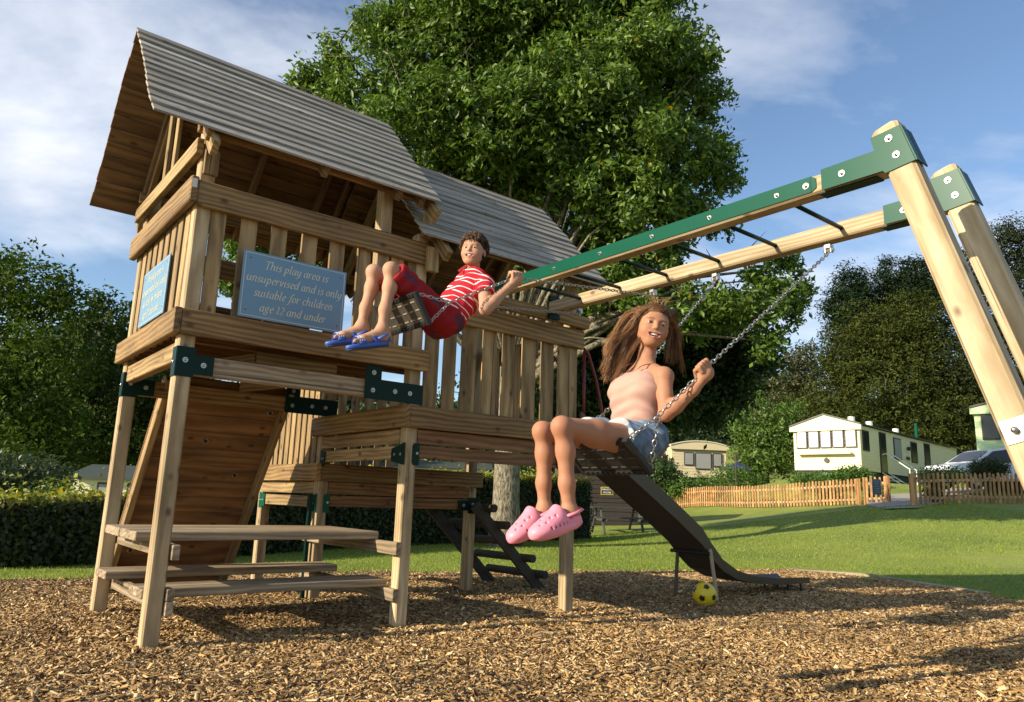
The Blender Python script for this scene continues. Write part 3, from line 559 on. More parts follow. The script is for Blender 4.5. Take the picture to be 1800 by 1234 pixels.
ad=n_.new('ShaderNodeMath'); ad.operation='MULTIPLY_ADD'; l_.new(g2.outputs[0],ad.inputs[0]); ad.inputs[1].default_value=.55; l_.new(g1.outputs[0],ad.inputs[2]); 
sb=n_.new('ShaderNodeMath'); sb.operation='SUBTRACT'; l_.new(ad.outputs[0],sb.inputs[0]); sb.inputs[1].default_value=.27; l_.new(sb.outputs[0],r1_.inputs[0]); l_.new(r1_.outputs[0],b_.inputs['Base Color'])
bp=n_.new('ShaderNodeBump'); bp.inputs['Strength'].default_value=.9; bp.inputs['Distance'].default_value=.04; g3=nz_(40,4); l_.new(g3.outputs[0],bp.inputs['Height']); l_.new(bp.outputs[0],b_.inputs['Normal'])
LAWN=m_
def axis(a): return np.sign(a)*np.abs(a)**1.7
gx=axis(np.linspace(-1,1,330))*320; gy=axis(np.linspace(-.35,1,300))*360
gy=gy+6; X,Y=np.meshgrid(gx,gy,indexing='ij'); Z=gz(X,Y); ins=inside(X,Y)&(edist(X,Y)>.35); Z=np.where(ins,Z-.06,Z)
Z+= .02*np.sin(X*.7)*np.cos(Y*.5)*np.clip((np.hypot(X,Y-5)-14)/10,0,1)
idx=np.arange(X.size).reshape(X.shape); Q=np.stack([idx[:-1,:-1],idx[1:,:-1],idx[1:,1:],idx[:-1,1:]],-1).reshape(-1,4)
tag(meshobj('ground',np.stack([X,Y,Z],-1).reshape(-1,3),Q,LAWN,smooth=True),kind='structure')
# bark bed: a fine sheet with a chip-coloured material plus the chips themselves
m_,n_,l_,b_=newmat('bark_bed'); b_.inputs['Roughness'].default_value=.9
t_=n_.new('ShaderNodeTexCoord'); vo=n_.new('ShaderNodeTexVoronoi'); vo.inputs['Scale'].default_value=42; nzz=n_.new('ShaderNodeTexNoise'); nzz.inputs['Scale'].default_value=20
mxv=n_.new('ShaderNodeVectorMath'); mxv.operation='MULTIPLY_ADD'; l_.new(nzz.outputs[1],mxv.inputs[0]); mxv.inputs[1].default_value=(.05,.05,.05); l_.new(t_.outputs['Object'],mxv.inputs[2]); l_.new(t_.outputs['Object'],nzz.inputs['Vector']); l_.new(mxv.outputs[0],vo.inputs['Vector'])
rr_=n_.new('ShaderNodeValToRGB'); e=rr_.color_ramp.elements; e[0].position=.1; e[0].color=(.07,.042,.02,1); e[1].position=.9; e[1].color=(.46,.33,.17,1); sp_=n_.new('ShaderNodeSeparateColor'); l_.new(vo.outputs['Color'],sp_.inputs[0]); l_.new(sp_.outputs[0],rr_.inputs[0]); l_.new(rr_.outputs[0],b_.inputs['Base Color'])
bp=n_.new('ShaderNodeBump'); bp.inputs['Strength'].default_value=1; bp.inputs['Distance'].default_value=.02; l_.new(vo.outputs['Distance'],bp.inputs['Height']); l_.new(bp.outputs[0],b_.inputs['Normal'])
bx_=np.arange(-13.8,14,.10); by_=np.arange(-7.6,11.7,.10); X,Y=np.meshgrid(bx_,by_,indexing='ij')
def undul(x,y): return .012*np.sin(x*1.9+1)*np.cos(y*2.3)+.008*np.sin(x*5.1)*np.sin(y*4.3+2)+.004*np.sin(x*11+y*7)
Z=undul(X,Y)+.0; idx=np.arange(X.size).reshape(X.shape); Q=np.stack([idx[:-1,:-1],idx[1:,:-1],idx[1:,1:],idx[:-1,1:]],-1).reshape(-1,4)
ok=inside(X,Y); Q=Q[ok.ravel()[Q].all(1)]
tag(meshobj('bark_bed',np.stack([X,Y,Z],-1).reshape(-1,3),Q,m_,smooth=True),kind='structure')
def chips(n,xr,yr,mn,mx_,name='wood_chips'):
    x=RNG.uniform(*xr,n);y=RNG.uniform(*yr,n); k=inside(x,y)
    k&=np.abs(x)<(y+.6)*.82+.4
    x=x[k];y=y[k];n=len(x)
    z=undul(x,y)+RNG.uniform(0,.012,n)
    Lh=np.exp(RNG.normal(np.log(.0098),.48,n)).clip(mn,mx_); Wd=Lh*RNG.uniform(.18,.5,n); th=RNG.uniform(.001,.003,n)
    yaw=RNG.uniform(0,2*np.pi,n); pit=RNG.normal(0,.32,n); rol=RNG.normal(0,.38,n)
    cy,sy=np.cos(yaw),np.sin(yaw); cp_,sp_=np.cos(pit),np.sin(pit)
    ax=np.stack([cy*cp_,sy*cp_,sp_],1); bx0=np.stack([-sy,cy,np.zeros(n)],1); nz0=np.cross(ax,bx0)
    bxx=bx0*np.cos(rol)[:,None]+nz0*np.sin(rol)[:,None]; nzx=np.cross(ax,bxx)
    P=np.stack([x,y,z+Lh*.25],1)
    sk=RNG.uniform(-.35,.35,n)
    cor=[]
    for (a,b,c) in ((-1,-1,1),(1,-1,1),(1,1,1),(-1,1,1),(-1,-1,-1),(1,-1,-1),(1,1,-1),(-1,1,-1)):
        tap=np.where(a>0,1-np.abs(sk),1)
        cor.append(P+ax*(a*Lh)[:,None]+bxx*(b*Wd*tap+sk*a*Wd)[:,None]+nzx*(c*th)[:,None])
    V=np.stack(cor,1).reshape(-1,3)
    f=np.array([[0,1,2,3],[0,4,5,1],[2,6,7,3]]); Fc=(np.arange(n)[:,None,None]*8+f[None]).reshape(-1,4)
    base=np.array([[.36,.25,.12],[.50,.37,.20],[.22,.14,.065],[.64,.52,.34],[.11,.07,.035],[.42,.28,.13],[.29,.24,.17]]); ci=RNG.choice(7,n,p=[.26,.2,.18,.11,.1,.1,.05])
    c=base[ci]*RNG.uniform(.75,1.25,(n,1))
    # damp, trodden patches of darker chips
    pt=np.sin(x*1.3+.5)*np.sin(y*1.7+1)+.6*np.sin(x*3.1+y*2.2); c=c*np.clip(1-.22*(pt>.5)[:,None],0,1)
    cols=np.repeat(c*np.array([1.02,.92,.75]),8,0)
    return V,Fc,cols
CHM=vcolmat('chip_wood',.85)
A=[chips(190000,(-6,7),(2.6,6.0),.005,.03),chips(150000,(-8,9),(6.0,11.7),.008,.035),chips(16000,(-7,7),(1.2,2.7),.005,.03)]
V=np.concatenate([a[0] for a in A]); o=0;Fs=[]
for a in A: Fs.append(a[1]+o); o+=len(a[0])
tag(meshobj('wood_chips',V,np.concatenate(Fs),CHM,cols=np.concatenate([a[2] for a in A])),'loose brown and tan wood chips covering the play area','wood chips',kind='stuff')
# grass blades near the bed
def blades(n,xr,yr,h0,h1,wd):
    x=RNG.uniform(*xr,n);y=RNG.uniform(*yr,n); d=edist(x,y); i_=inside(x,y)
    k=(~i_)|((d<.10)&(RNG.uniform(0,1,n)<.35)); k&=np.abs(x)<(y+1)*.8
    x=x[k];y=y[k];n=len(x);z=gz(x,y); h=RNG.uniform(h0,h1,n)*(1+.5*(edist(x,y)<.12)); a=RNG.uniform(0,2*np.pi,n); w=wd*RNG.uniform(.6,1.4,n)
    dx,dy=np.cos(a),np.sin(a); lx,ly=RNG.normal(0,.4,n)*h,RNG.normal(0,.4,n)*h
    B=np.stack([x,y,z-.005],1); S=np.stack([dx*w,dy*w,0*w],1)
    V=np.stack([B-S,B+S,B+np.stack([lx*.5,ly*.5,h*.6],1)+S*.7,B+np.stack([lx,ly,h],1)],1)
    Fc=np.arange(n)[:,None]*4+np.array([[0,1,2,3]])
    c=np.array([.18,.25,.035])*RNG.uniform(.6,1.5,(n,1))+RNG.uniform(0,.05,(n,1))*np.array([1,.7,.1])
    return V.reshape(-1,3),Fc.reshape(-1,4),np.repeat(c,4,0)
GRM=vcolmat('grass_blade',.6,trans=.3)
A=[blades(110000,(-7,8),(7,13.5),.018,.045,.003),blades(90000,(-7,13),(13.5,22),.02,.05,.005)]
V=np.concatenate([a[0] for a in A]); o=0;Fs=[]
for a in A: Fs.append(a[1]+o); o+=len(a[0])
tag(meshobj('grass',V,np.concatenate(Fs),GRM,cols=np.concatenate([a[2] for a in A])),'short mown green grass of the lawn around the bark','grass',kind='stuff')
# timber edging
W_EDGE=wood('edging_timber',(.25,.19,.12),(.45,.36,.24),0,.1)
ed=empty('timber_edging',Matrix.Translation((5.3,11.1,0)),'flat timber edging boards along the right edge of the bark','edging')
pts=[(4.35,11.62),(5.28,11.12),(5.43,10.25),(5.72,9.05)]
for i in range(3):
    a=Vector((*pts[i],.0));b=Vector((*pts[i+1],.0)); board('edging_board',ed,a,b-(b-a).normalized()*.01,.12,.07,W_EDGE,(0,0,1),.008,Matrix.Identity(4))
# ------------------------------------------------ foliage
LEAF=vcolmat('leaf_broad',.45,trans=.28,spec=.34); LEAFT=vcolmat('leaf_far',.7,trans=.2,spec=.12); LEAFD=vcolmat('leaf_dark',.7,trans=.15,spec=.12)
def leafmesh(name,P,Nrm,size,cols,mat,parent=None,aspect=.45,kind=None,fold=.25):
    n=len(P); Nrm=Nrm/np.linalg.norm(Nrm,axis=1,keepdims=True)
    rv=RNG.normal(0,1,(n,3)); d=rv-(rv*Nrm).sum(1,keepdims=True)*Nrm; d/=np.linalg.norm(d,axis=1,keepdims=True); s_=np.cross(Nrm,d); S=np.broadcast_to(np.asarray(size),(n,))[:,None]
    a=P; b=P+d*S*.5+s_*S*aspect*.5+Nrm*S*fold*.3; c=P+d*S+Nrm*S*-.05; e_=P+d*S*.5-s_*S*aspect*.5+Nrm*S*fold*.3
    V=np.stack([a,b,c,e_],1).reshape(-1,3); Fc=np.arange(n)[:,None]*4+np.array([[0,1,2],[0,2,3]]).reshape(1,2,3).reshape(1,6)
    Fc=Fc.reshape(-1,3)
    return meshobj(name,V,Fc,mat,parent,None if parent is None else Matrix.Identity(4),cols=np.repeat(cols,4,0))
def lobes_points(lobes,n,shell=.45,rough=.28):
    """points spread through ellipsoidal lobes, denser to the outside, with bumpy outlines"""
    w_=np.array([l[3]*l[4]*l[5] for l in lobes])**.72; w_/=w_.sum(); ci=RNG.choice(len(lobes),n,p=w_); L_=np.array(lobes,float)[ci]
    d=RNG.normal(0,1,(n,3)); d/=np.linalg.norm(d,axis=1,keepdims=True)
    bump=1+rough*(np.sin(d[:,0]*7+ci*2.1)*np.sin(d[:,1]*6+ci)*np.sin(d[:,2]*8+ci*.7)+.5*np.sin(d[:,0]*15+ci)*np.sin(d[:,2]*13))
    r=(1-(RNG.uniform(0,1,n)**1.6)*shell)*bump
    return L_[:,:3]+d*r[:,None]*L_[:,3:6], d
def sublobes(lobes,dens,f0,f1):
    o=[]
    for l in lobes:
        r=(l[3]+l[4]+l[5])/3
        for _ in range(max(3,int(dens*max(.35,min(1.6,r**1.2))))):
            d=RNG.normal(0,1,3); d/=np.linalg.norm(d); k=RNG.uniform(.62,1.0); q=max(.20,r*RNG.uniform(f0,f1)); o.append((l[0]+d[0]*l[3]*k,l[1]+d[1]*l[4]*k,l[2]+d[2]*l[5]*k,q,q,q*.8))
    return o
def crown(name,lobes,nclump,per,spread,size,c0,c1,mat,parent,aspect=.45,shell=.45,rough=.28,yellow=.0):
    if nclump>=1200: lobes=list(lobes)+sublobes(lobes,9,.30,.45)
    P,d=lobes_points(lobes,nclump,.7 if nclump>=1200 else shell,rough)
    C=np.repeat(P,per,0)+RNG.normal(0,spread,(nclump*per,3)); D=np.repeat(d,per,0)
    Nn=D*.6+RNG.normal(0,.7,C.shape)+np.array([0,0,.35])
    t=np.clip(np.repeat(RNG.uniform(0,1,nclump),per)*.6+RNG.uniform(0,1,len(C))*.4,0,1)[:,None]
    c=np.array(c0)*(1-t)+np.array(c1)*t
    if yellow: k=RNG.uniform(0,1,len(C))<yellow; c[k]=np.array([.30,.24,.03])
    return leafmesh(name,C,Nn,RNG.uniform(.7,1.3,len(C))*size,c,mat,parent,aspect)
m_,n_,l_,b_=newmat('oak_bark'); b_.inputs['Roughness'].default_value=.95
t_=n_.new('ShaderNodeTexCoord'); mp_=n_.new('ShaderNodeMapping'); mp_.inputs['Scale'].default_value=(1,1,.28); l_.new(t_.outputs['Object'],mp_.inputs[0]); z1=n_.new('ShaderNodeTexNoise'); z1.inputs['Scale'].default_value=30; z1.inputs['Detail'].default_value=6; z1.inputs['Roughness'].default_value=.7; l_.new(mp_.outputs[0],z1.inputs['Vector']); r_=n_.new('ShaderNodeValToRGB'); e=r_.color_ramp.elements; e[0].position=.38; e[0].color=(.05,.04,.028,1); e[1].position=.62; e[1].color=(.36,.32,.22,1); l_.new(z1.outputs[0],r_.inputs[0]); l_.new(r_.outputs[0],b_.inputs['Base Color']); bb_=n_.new('ShaderNodeBump'); bb_.inputs['Distance'].default_value=.05; l_.new(z1.outputs[0],bb_.inputs['Height']); l_.new(bb_.outputs[0],b_.inputs['Normal']); BARK=m_; BARKD=plain('dark_bark',(.07,.055,.04),.9,0,.4,10,.8)
def limb_tree(root,base,h,r,targets,mat,trunk_lean=(0,0),split=.28,seed=1,twigs=3):
    rnd=random.Random(seed); base=Vector(base); top=base+Vector((trunk_lean[0],trunk_lean[1],h*split)); m=MB()
    m.tube([base+Vector((0,0,-.2)),base+Vector((0,0,.12)),base.lerp(top,.25),base.lerp(top,.6),top],[r*1.7,r*1.28,r,r*.95,r*.92],14); m.build('trunk',mat,root,Matrix.Identity(4),True)
    m=MB()
    for t in targets:
        t=Vector(t); st=base.lerp(top,rnd.uniform(.82,1.0)); d=t-st; mid=st+d*.35+Vector((0,0,.12*d.length)); mid2=st+d*.68+Vector((rnd.uniform(-.3,.3),rnd.uniform(-.3,.3),.1*d.length))
        rr=r*rnd.uniform(.18,.34); m.tube([st,mid,mid2,t],[rr,rr*.72,rr*.45,rr*.15],8)
        for q in range(twigs):
            k=rnd.uniform(.3,.95); p=st.lerp(t,k)+Vector((0,0,.1*d.length)); e=p+Vector((rnd.uniform(-1,1),rnd.uniform(-1,1),rnd.uniform(-.2,1)))*d.length*.25; q2=p.lerp(e,.5)+Vector((rnd.uniform(-.2,.2),rnd.uniform(-.2,.2),.1)); m.tube([p,q2,e],[rr*.4,rr*.25,rr*.06],6)
    m.build('limbs',mat,root,Matrix.Identity(4),True)
def tree(name,label,cat,base,h,r,lobes,leaf,mat,bark,group=None,limbs=True,seed=1,split=.28):
    root=empty(name,Matrix.Translation(base),label,cat,group)
    tg=[(l[0],l[1],l[2]) for l in lobes]
    limb_tree(root,base,h,r,tg if limbs else tg[:3],bark,seed=seed,split=split)
    crown('crown',lobes,*leaf,mat,root)
    return root
def LB(px,py,Y,rx_,rz=None,ry=None):
    p=at(px,py,Y); rz=rz or rx_; return (p.x,p.y,p.z,rx_,ry or rx_*1.0,rz)
# the big oak
oak=empty('oak_tree',Matrix.Translation((-.02,15,0)),'tall dense broadleaf tree with pale trunk standing behind the wooden tower','tree')
OL=[LB(930,60,15,2.4,2.0),LB(760,90,14.6,1.7,1.5),LB(655,150,14.6,.95,.85),LB(540,135,14.8,.32,.4),LB(575,170,14.8,.5,.5),LB(820,-60,15,2.0),LB(1050,-60,15,1.9),LB(1130,40,14.8,1.15,1.2),LB(1110,130,14.2,1.5,1.3),LB(1180,110,15.2,.85,1.0),LB(1215,150,15,.6,.8),
 LB(880,220,13.8,1.7,1.2),LB(740,230,14.0,1.4,1.0),LB(1000,180,13.6,1.4,1.1),LB(1120,260,13.8,1.4,.9),LB(1200,280,14.2,.95,.85),LB(1245,285,14.6,.55,.75),LB(1100,360,14.0,1.3,.9),LB(1200,390,14.6,.9,.7),LB(1010,320,14.2,1.0,.8),LB(900,330,15.5,1.3,1.0),
 LB(1120,470,14.8,1.2,.6),LB(1200,540,14.6,1.3,.55),LB(1310,540,14.5,.9,.5),LB(1370,515,14.4,.5,.3),LB(960,560,16.5,1.2,.8),
 LB(830,330,15.2,1.2,.9),LB(700,330,15.4,1.0,.8),LB(560,420,15.2,1.3,.8),LB(450,420,15.0,1.0,.6),LB(430,490,15.5,.8,.4),LB(650,450,15.5,1.2,.9)]
OL+=[LB(1010,425,15.3,1.1,.8),LB(950,480,15.6,1.1,.7),LB(1065,515,15.2,1.0,.7),LB(1000,540,16,1.2,.7)]
OL=[(l[0],l[1],l[2],l[3]*.93,l[4]*.93,l[5]*.93) for l in OL]
for q in ((600,95,.45),(655,55,.5),(700,15,.5),(550,150,.3),(590,120,.4),(1215,70,.4),(1240,110,.35),(1252,165,.35),(1235,205,.3),(1275,262,.4),(1278,318,.4),(1262,385,.4),(1395,548,.3),(1408,512,.22),(1345,600,.35),(1380,470,.25),(1350,490,.3),(1150,-10,.6),(690,60,.5),(720,-20,.5)): OL.append(LB(q[0],q[1],14.6+random.uniform(-.4,.4),q[2],q[2]*.9))
limb_tree(oak,(-.02,15,0),12,.27,[l[:3] for l in OL],BARK,split=.30,seed=4,twigs=3)
def oak_leaves(lobes,n,name):
    SBL=sublobes(lobes,15,.26,.42); P,d=lobes_points(SBL,int(n*.70),.75,.40); P2,d2=lobes_points(lobes,int(n*.30),.8,.3); P=np.concatenate([P,P2]); d=np.concatenate([d,d2]); n=len(P); per=9; C=np.repeat(P,per,0)+RNG.normal(0,.075,(n*per,3)); D=np.repeat(d,per,0)
    Nn=D*.5+RNG.normal(0,.65,C.shape)+np.array([0,0,.4]); t=np.clip(np.repeat(RNG.uniform(0,1,n),per)*.75+RNG.uniform(0,1,len(C))*.25,0,1)[:,None]
    c=np.array([.028,.065,.010])*(1-t)+np.array([.17,.265,.045])*t; k=RNG.uniform(0,1,len(C))<.003; c[k]=np.array([.35,.2,.02])
    leafmesh(name,C,Nn,RNG.uniform(.10,.19,len(C)),c,LEAF,oak,.42)
oak_leaves(OL,28000,'crown')
DARKT=True
def cl(px,py,Y,**k): return LB(px,py,Y,**k)
GRP='trees beyond the caravans and hedge'
def base_of(px,Y): p=at(px,700,Y); return (p.x,p.y,gzf(p.x,p.y)-.1)
tree('shaded_oak_crown','shaded lower right crown of the big oak behind the girl, shade put into dark leaf colours','tree',base_of(990,20.5),9,.2,[LB(1130,500,18,1.1,.6),LB(1040,530,18,1.1,.7),LB(1280,560,18,.9,.5),LB(1090,560,18,1.4,.9),LB(1200,570,18,1.4,.7),LB(1240,620,18,1.3,.8),LB(1300,640,18,.9,.7),LB(1335,600,18,.5,.5),LB(1100,660,18.5,1.6,1.0),LB(1220,700,18.5,1.3,.7),LB(1100,740,19,1.5,.6),LB(1060,620,19,1.5,1.2),LB(1010,700,20,1.6,1.2)],(8500,9,.12,.16,(.012,.028,.008),(.04,.07,.016)),LEAF,BARKD,GRP,seed=9)  # oak's shaded lower right as a separate tree; shade put into dark leaves
# left group
tree('broadleaf_tree','big dark green tree at the left edge with the highest rounded top there','tree',base_of(-20,25),10,.35,[LB(-40,520,25,2.4,1.6),LB(40,500,24.5,1.5,1.2),LB(90,540,24.5,1.1,1.0),LB(-20,600,24,1.7,1.2),LB(60,640,24,1.8,1.3),LB(20,720,24,1.8,1.3),LB(-40,690,24,1.5,1.2),LB(100,760,24.5,1.3,1.0),LB(10,800,24,2.2,.8)],(2600,7,.16,.20,(.016,.038,.006),(.095,.145,.018)),LEAFT,BARKD,GRP,seed=3)
tree('broadleaf_tree','dark green tree just left of the tower with a bumpy top of small leaf clumps','tree',base_of(190,29),9,.3,[LB(150,560,29,1.0,1.1),LB(195,560,29,1.1,1.1),LB(240,590,29,1.3,1.0),LB(140,640,29,1.5,1.3),LB(220,680,29,1.8,1.3),LB(150,740,29,1.8,1.2),LB(250,770,29,1.8,1.1),LB(320,700,29,1.8,1.5),LB(180,810,29,3,.7)],(2400,7,.17,.22,(.014,.032,.006),(.07,.105,.014)),LEAFT,BARKD,GRP,seed=5)
tree('broadleaf_tree','dark tree mostly hidden behind the climbing wall and posts','tree',base_of(420,33),8,.3,[LB(360,740,33,2.2,1.5),LB(440,720,33,1.8,1.5),LB(520,760,33,2.2,1.3),LB(600,780,34,2.2,1.2),LB(420,800,33,3,.9)],(1500,7,.18,.24,(.016,.036,.007),(.055,.085,.014)),LEAFT,BARKD,GRP,seed=6)
tree('broadleaf_tree','dark tree behind the railing slats, right of the oak trunk','tree',base_of(700,38),8,.3,[LB(700,760,38,2.8,1.5),LB(800,740,39,2.8,2.0),LB(950,740,40,3.0,2.2),LB(1060,760,40,2.6,2.2),LB(880,800,38,3.5,1.0)],(1700,7,.2,.28,(.016,.038,.009),(.045,.08,.016)),LEAF,BARKD,GRP,seed=7)
for (lab,px,Y,lb,c0,c1,nn2,sz) in (
 ('dark evergreen behind the small caravan, rising beside the girl',1150,50,[LB(1150,690,50,3.0,3.5),LB(1180,760,50,3.5,2.5),LB(1100,720,50,3.5,3.5),LB(1230,720,51,2.2,1.8)],(.012,.03,.009),(.035,.065,.015),1700,.30),
 ('feathery brownish green tree against the sky, left of the tall conifers',1400,58,[LB(1400,625,58,1.8,1.2),LB(1385,660,58,2.4,1.6),LB(1430,650,58,1.6,1.5),LB(1390,710,58,2.6,1.8),LB(1440,740,58,3,2.2),LB(1350,730,58,1.6,1.2)],(.04,.05,.015),(.09,.09,.03),1500,.30),
 ('light green young tree between the two cream caravans',1340,41,[LB(1330,705,41,.45,.8),LB(1300,740,41,.8,.8),LB(1370,730,41,.9,.9),LB(1335,770,41,1.6,.9),LB(1400,720,41,.4,.5),LB(1345,810,41,1.6,.8),LB(1385,780,41,1.1,.9),LB(1325,830,41,.9,.5)],(.055,.11,.018),(.13,.21,.035),1300,.22),
 ('low sunlit shrub behind the fence beside the small caravan',1290,37,[LB(1285,835,38,.9,.35),LB(1250,850,38,.8,.3),LB(1320,845,38,.8,.35)],(.05,.11,.02),(.12,.2,.035),380,.14),
 ):
    b=base_of(px,Y); (lambda *a,**k:tree(*a,**k))('broadleaf_tree' if 'shrub' not in lab else 'shrub',lab,'tree' if 'shrub' not in lab else 'shrub',b,7,.22 if 'shrub' not in lab else .03,lb,(nn2,6,.25 if Y>45 else .16,sz,c0,c1),LEAF,BARKD,GRP if 'shrub' not in lab else None,seed=px)
# conifers
def conifer(label,px,Y,lb,c0,c1,nclump,sz):
    b=base_of(px,Y); root=empty('conifer_tree',Matrix.Translation(b),label,'tree','tall conifers behind the caravans'); m=MB(); top=Vector(lb[0][:3]); B=Vector(b); m.tube([B,B.lerp(top,.5),top],[.4,.25,.06],10); m.build('trunk',BARKD,root,Matrix.Identity(4),True)
    P,d=lobes_points(lb,nclump,.55,.34); per=13; C=np.repeat(P,per,0)+RNG.normal(0,.30,(nclump*per,3))*np.array([1,1,.42]); Nn=RNG.normal(0,.5,C.shape)+np.array([0,0,.6])+np.repeat(d,per,0)*.5
    t=np.clip(np.repeat(RNG.uniform(0,1,nclump),per)*.7+RNG.uniform(0,1,len(C))*.3,0,1)[:,None]; c=np.array(c0)*(1-t)+np.array(c1)*t
    leafmesh('crown',C,Nn,RNG.uniform(.6,1.3,len(C))*sz*.66,c,LEAFD,root,.30)
D0,D1=(.008,.02,.008),(.022,.042,.014); Y0,Y1=(.020,.034,.008),(.088,.102,.019)
conifer('dark blue-green conifer with a rounded top, leftmost of the three dark tops',1497,60,[LB(1497,500,60,1.4,1.6),LB(1490,540,60,2.1,2.0),LB(1500,620,60,2.6,3.5)],D0,D1,1500,.5)
conifer('dark conifer with a pointed top, middle of the three dark tops',1560,62,[LB(1557,480,62,.9,1.3),LB(1555,520,62,2.0,1.8),LB(1550,600,62,3,3.5)],D0,D1,1300,.5)
conifer('dark conifer with the broadest top, right of the three dark tops',1610,61,[LB(1610,480,61,1.5,1.6),LB(1600,510,61,2.2,1.8),LB(1635,520,61,1.6,1.5),LB(1600,600,61,3,3.5)],D0,D1,1500,.5)
conifer('massive yellowish green cypress standing over the long cream caravan',1560,52,[LB(1540,590,52,2.6,2.6),LB(1490,640,52,2.2,3.0),LB(1450,700,52,1.8,2.2),LB(1600,570,52,2.4,2.6),LB(1560,680,51,3.4,3),LB(1640,640,52,3,3),LB(1480,730,51,2.6,1.6),LB(1640,740,51,4,2)],Y0,Y1,4600,.42)
conifer('tall dark cypress behind the swing legs at the right edge',1740,50,[LB(1760,430,50,1.8,1.6),LB(1720,470,50,1.7,2.0),LB(1800,430,50,2.4,2.2),LB(1690,520,50,1.6,2.5),LB(1760,540,50,3.4,3.4),LB(1700,640,50,3,3.2),LB(1800,660,50,3.5,4),LB(1740,740,50,4,2.2),LB(1860,480,50,3,4)],(.010,.022,.008),(.045,.055,.016),4600,.42)
# far wood and hills close the horizon
FARM=vcolmat('far_wood_leaf',.8)
n=26000; ang=RNG.uniform(-1.25,1.25,n); R0=RNG.uniform(85,125,n); x=np.sin(ang)*R0; y=np.cos(ang)*R0; hh=(8+3*np.sin(ang*9)+2*np.sin(ang*23+1))*1.0; z=gz(x,y)+hh*RNG.uniform(0,1,n)**.55
t=RNG.uniform(0,1,(n,1)); c=np.array([.012,.028,.009])*(1-t)+np.array([.04,.065,.018])*t
tag(leafmesh('distant_wood',np.stack([x,y,z],1),RNG.normal(0,1,(n,3))+np.array([-.5,-.8,.6]),RNG.uniform(1.2,2.4,n),c,FARM,aspect=.8),'dark band of woodland closing the view behind the caravans','woodland',kind='stuff')
hm=plain('hill_green',(.05,.075,.02),.9,0,.3,.05)
V=[];Fc=[]; ns=60
for i in range(ns+1):
    a=-1.5+3.0*i/ns
    for R0,z0 in ((110,-3),(128,14+3*math.sin(a*5)),(170,20+4*math.sin(a*4+1)),(300,10)): V.append((math.sin(a)*R0,math.cos(a)*R0,z0+(4*max(0,math.sin(a)))))
for i in range(ns):
    for j in range(3): Fc.append((i*4+j,(i+1)*4+j,(i+1)*4+j+1,i*4+j+1))
tag(meshobj('hills',V,Fc,hm,smooth=True),kind='structure')
# hedge: clipped dark faces, yellow-green top growth with sunlight put into its colour
HL=[(-9.5,6.9),(-5.6,8.35),(-4.4,9.6),(-2.5,13.6),(-.9,15.6),(.6,17.6),(2.2,19.5)]; HH=[.70,.74,.82,1.30,1.42,1.5,1.5]
hedge=empty('hedge',Matrix.Translation((-4.4,9.6,0)),'long clipped dark hedge with sunlit yellow-green shoots along its top','hedge')
Pc=[];Dc=[];Tc=[];cV=[];cF=[]
for i in range(len(HL)-1):
    a=np.array(HL[i]);b=np.array(HL[i+1]);d=b-a;Ls=np.hypot(*d);d/=Ls;nr=np.array([d[1],-d[0]]); n=int(Ls*2600*(1.0 if i<3 else .62)); t=RNG.uniform(0,1,n); h=HH[i]*(1-t)+HH[i+1]*t
    f=RNG.uniform(0,1,n)<.80; zf=np.where(f,RNG.uniform(0,1,n)*h,h+RNG.normal(0,.03,n)); of=np.where(f,.02+RNG.normal(0,.035,n),-RNG.uniform(0,.7,n))
    shoot=(~f)&(RNG.uniform(0,1,n)<.25); zf=np.where(shoot,zf+RNG.exponential(.055,n),zf)
    p=a[None]+d[None]*(t*Ls)[:,None]+nr[None]*of[:,None]; zz_=gz(p[:,0],p[:,1])+zf
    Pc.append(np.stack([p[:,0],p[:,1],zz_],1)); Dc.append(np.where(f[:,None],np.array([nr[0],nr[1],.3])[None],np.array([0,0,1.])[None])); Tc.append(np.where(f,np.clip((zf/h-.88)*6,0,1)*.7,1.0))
    o=len(cV)
    for (q,h_) in ((a,HH[i]),(b,HH[i+1])):
        g=gzf(*q)
        for s_,z_ in ((-.04,-.1),(-.04,h_-.05),(-.72,h_-.05),(-.72,-.1)): cV.append((q[0]+nr[0]*s_,q[1]+nr[1]*s_,g+z_))
    for j in range(4): cF.append((o+j,o+(j+1)%4,o+4+(j+1)%4,o+4+j))
P=np.concatenate(Pc);D=np.concatenate(Dc);T=np.concatenate(Tc)[:,None]; rnd=RNG.uniform(.6,1.4,(len(P),1))
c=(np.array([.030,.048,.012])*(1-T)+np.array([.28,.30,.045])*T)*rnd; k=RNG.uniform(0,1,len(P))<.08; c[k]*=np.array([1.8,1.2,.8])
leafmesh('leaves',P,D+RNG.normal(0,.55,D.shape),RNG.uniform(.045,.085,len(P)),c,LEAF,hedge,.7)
meshobj('hedge_core',cV,cF,plain('hedge_shade',(.008,.012,.005),1),hedge,Matrix.Identity(4))
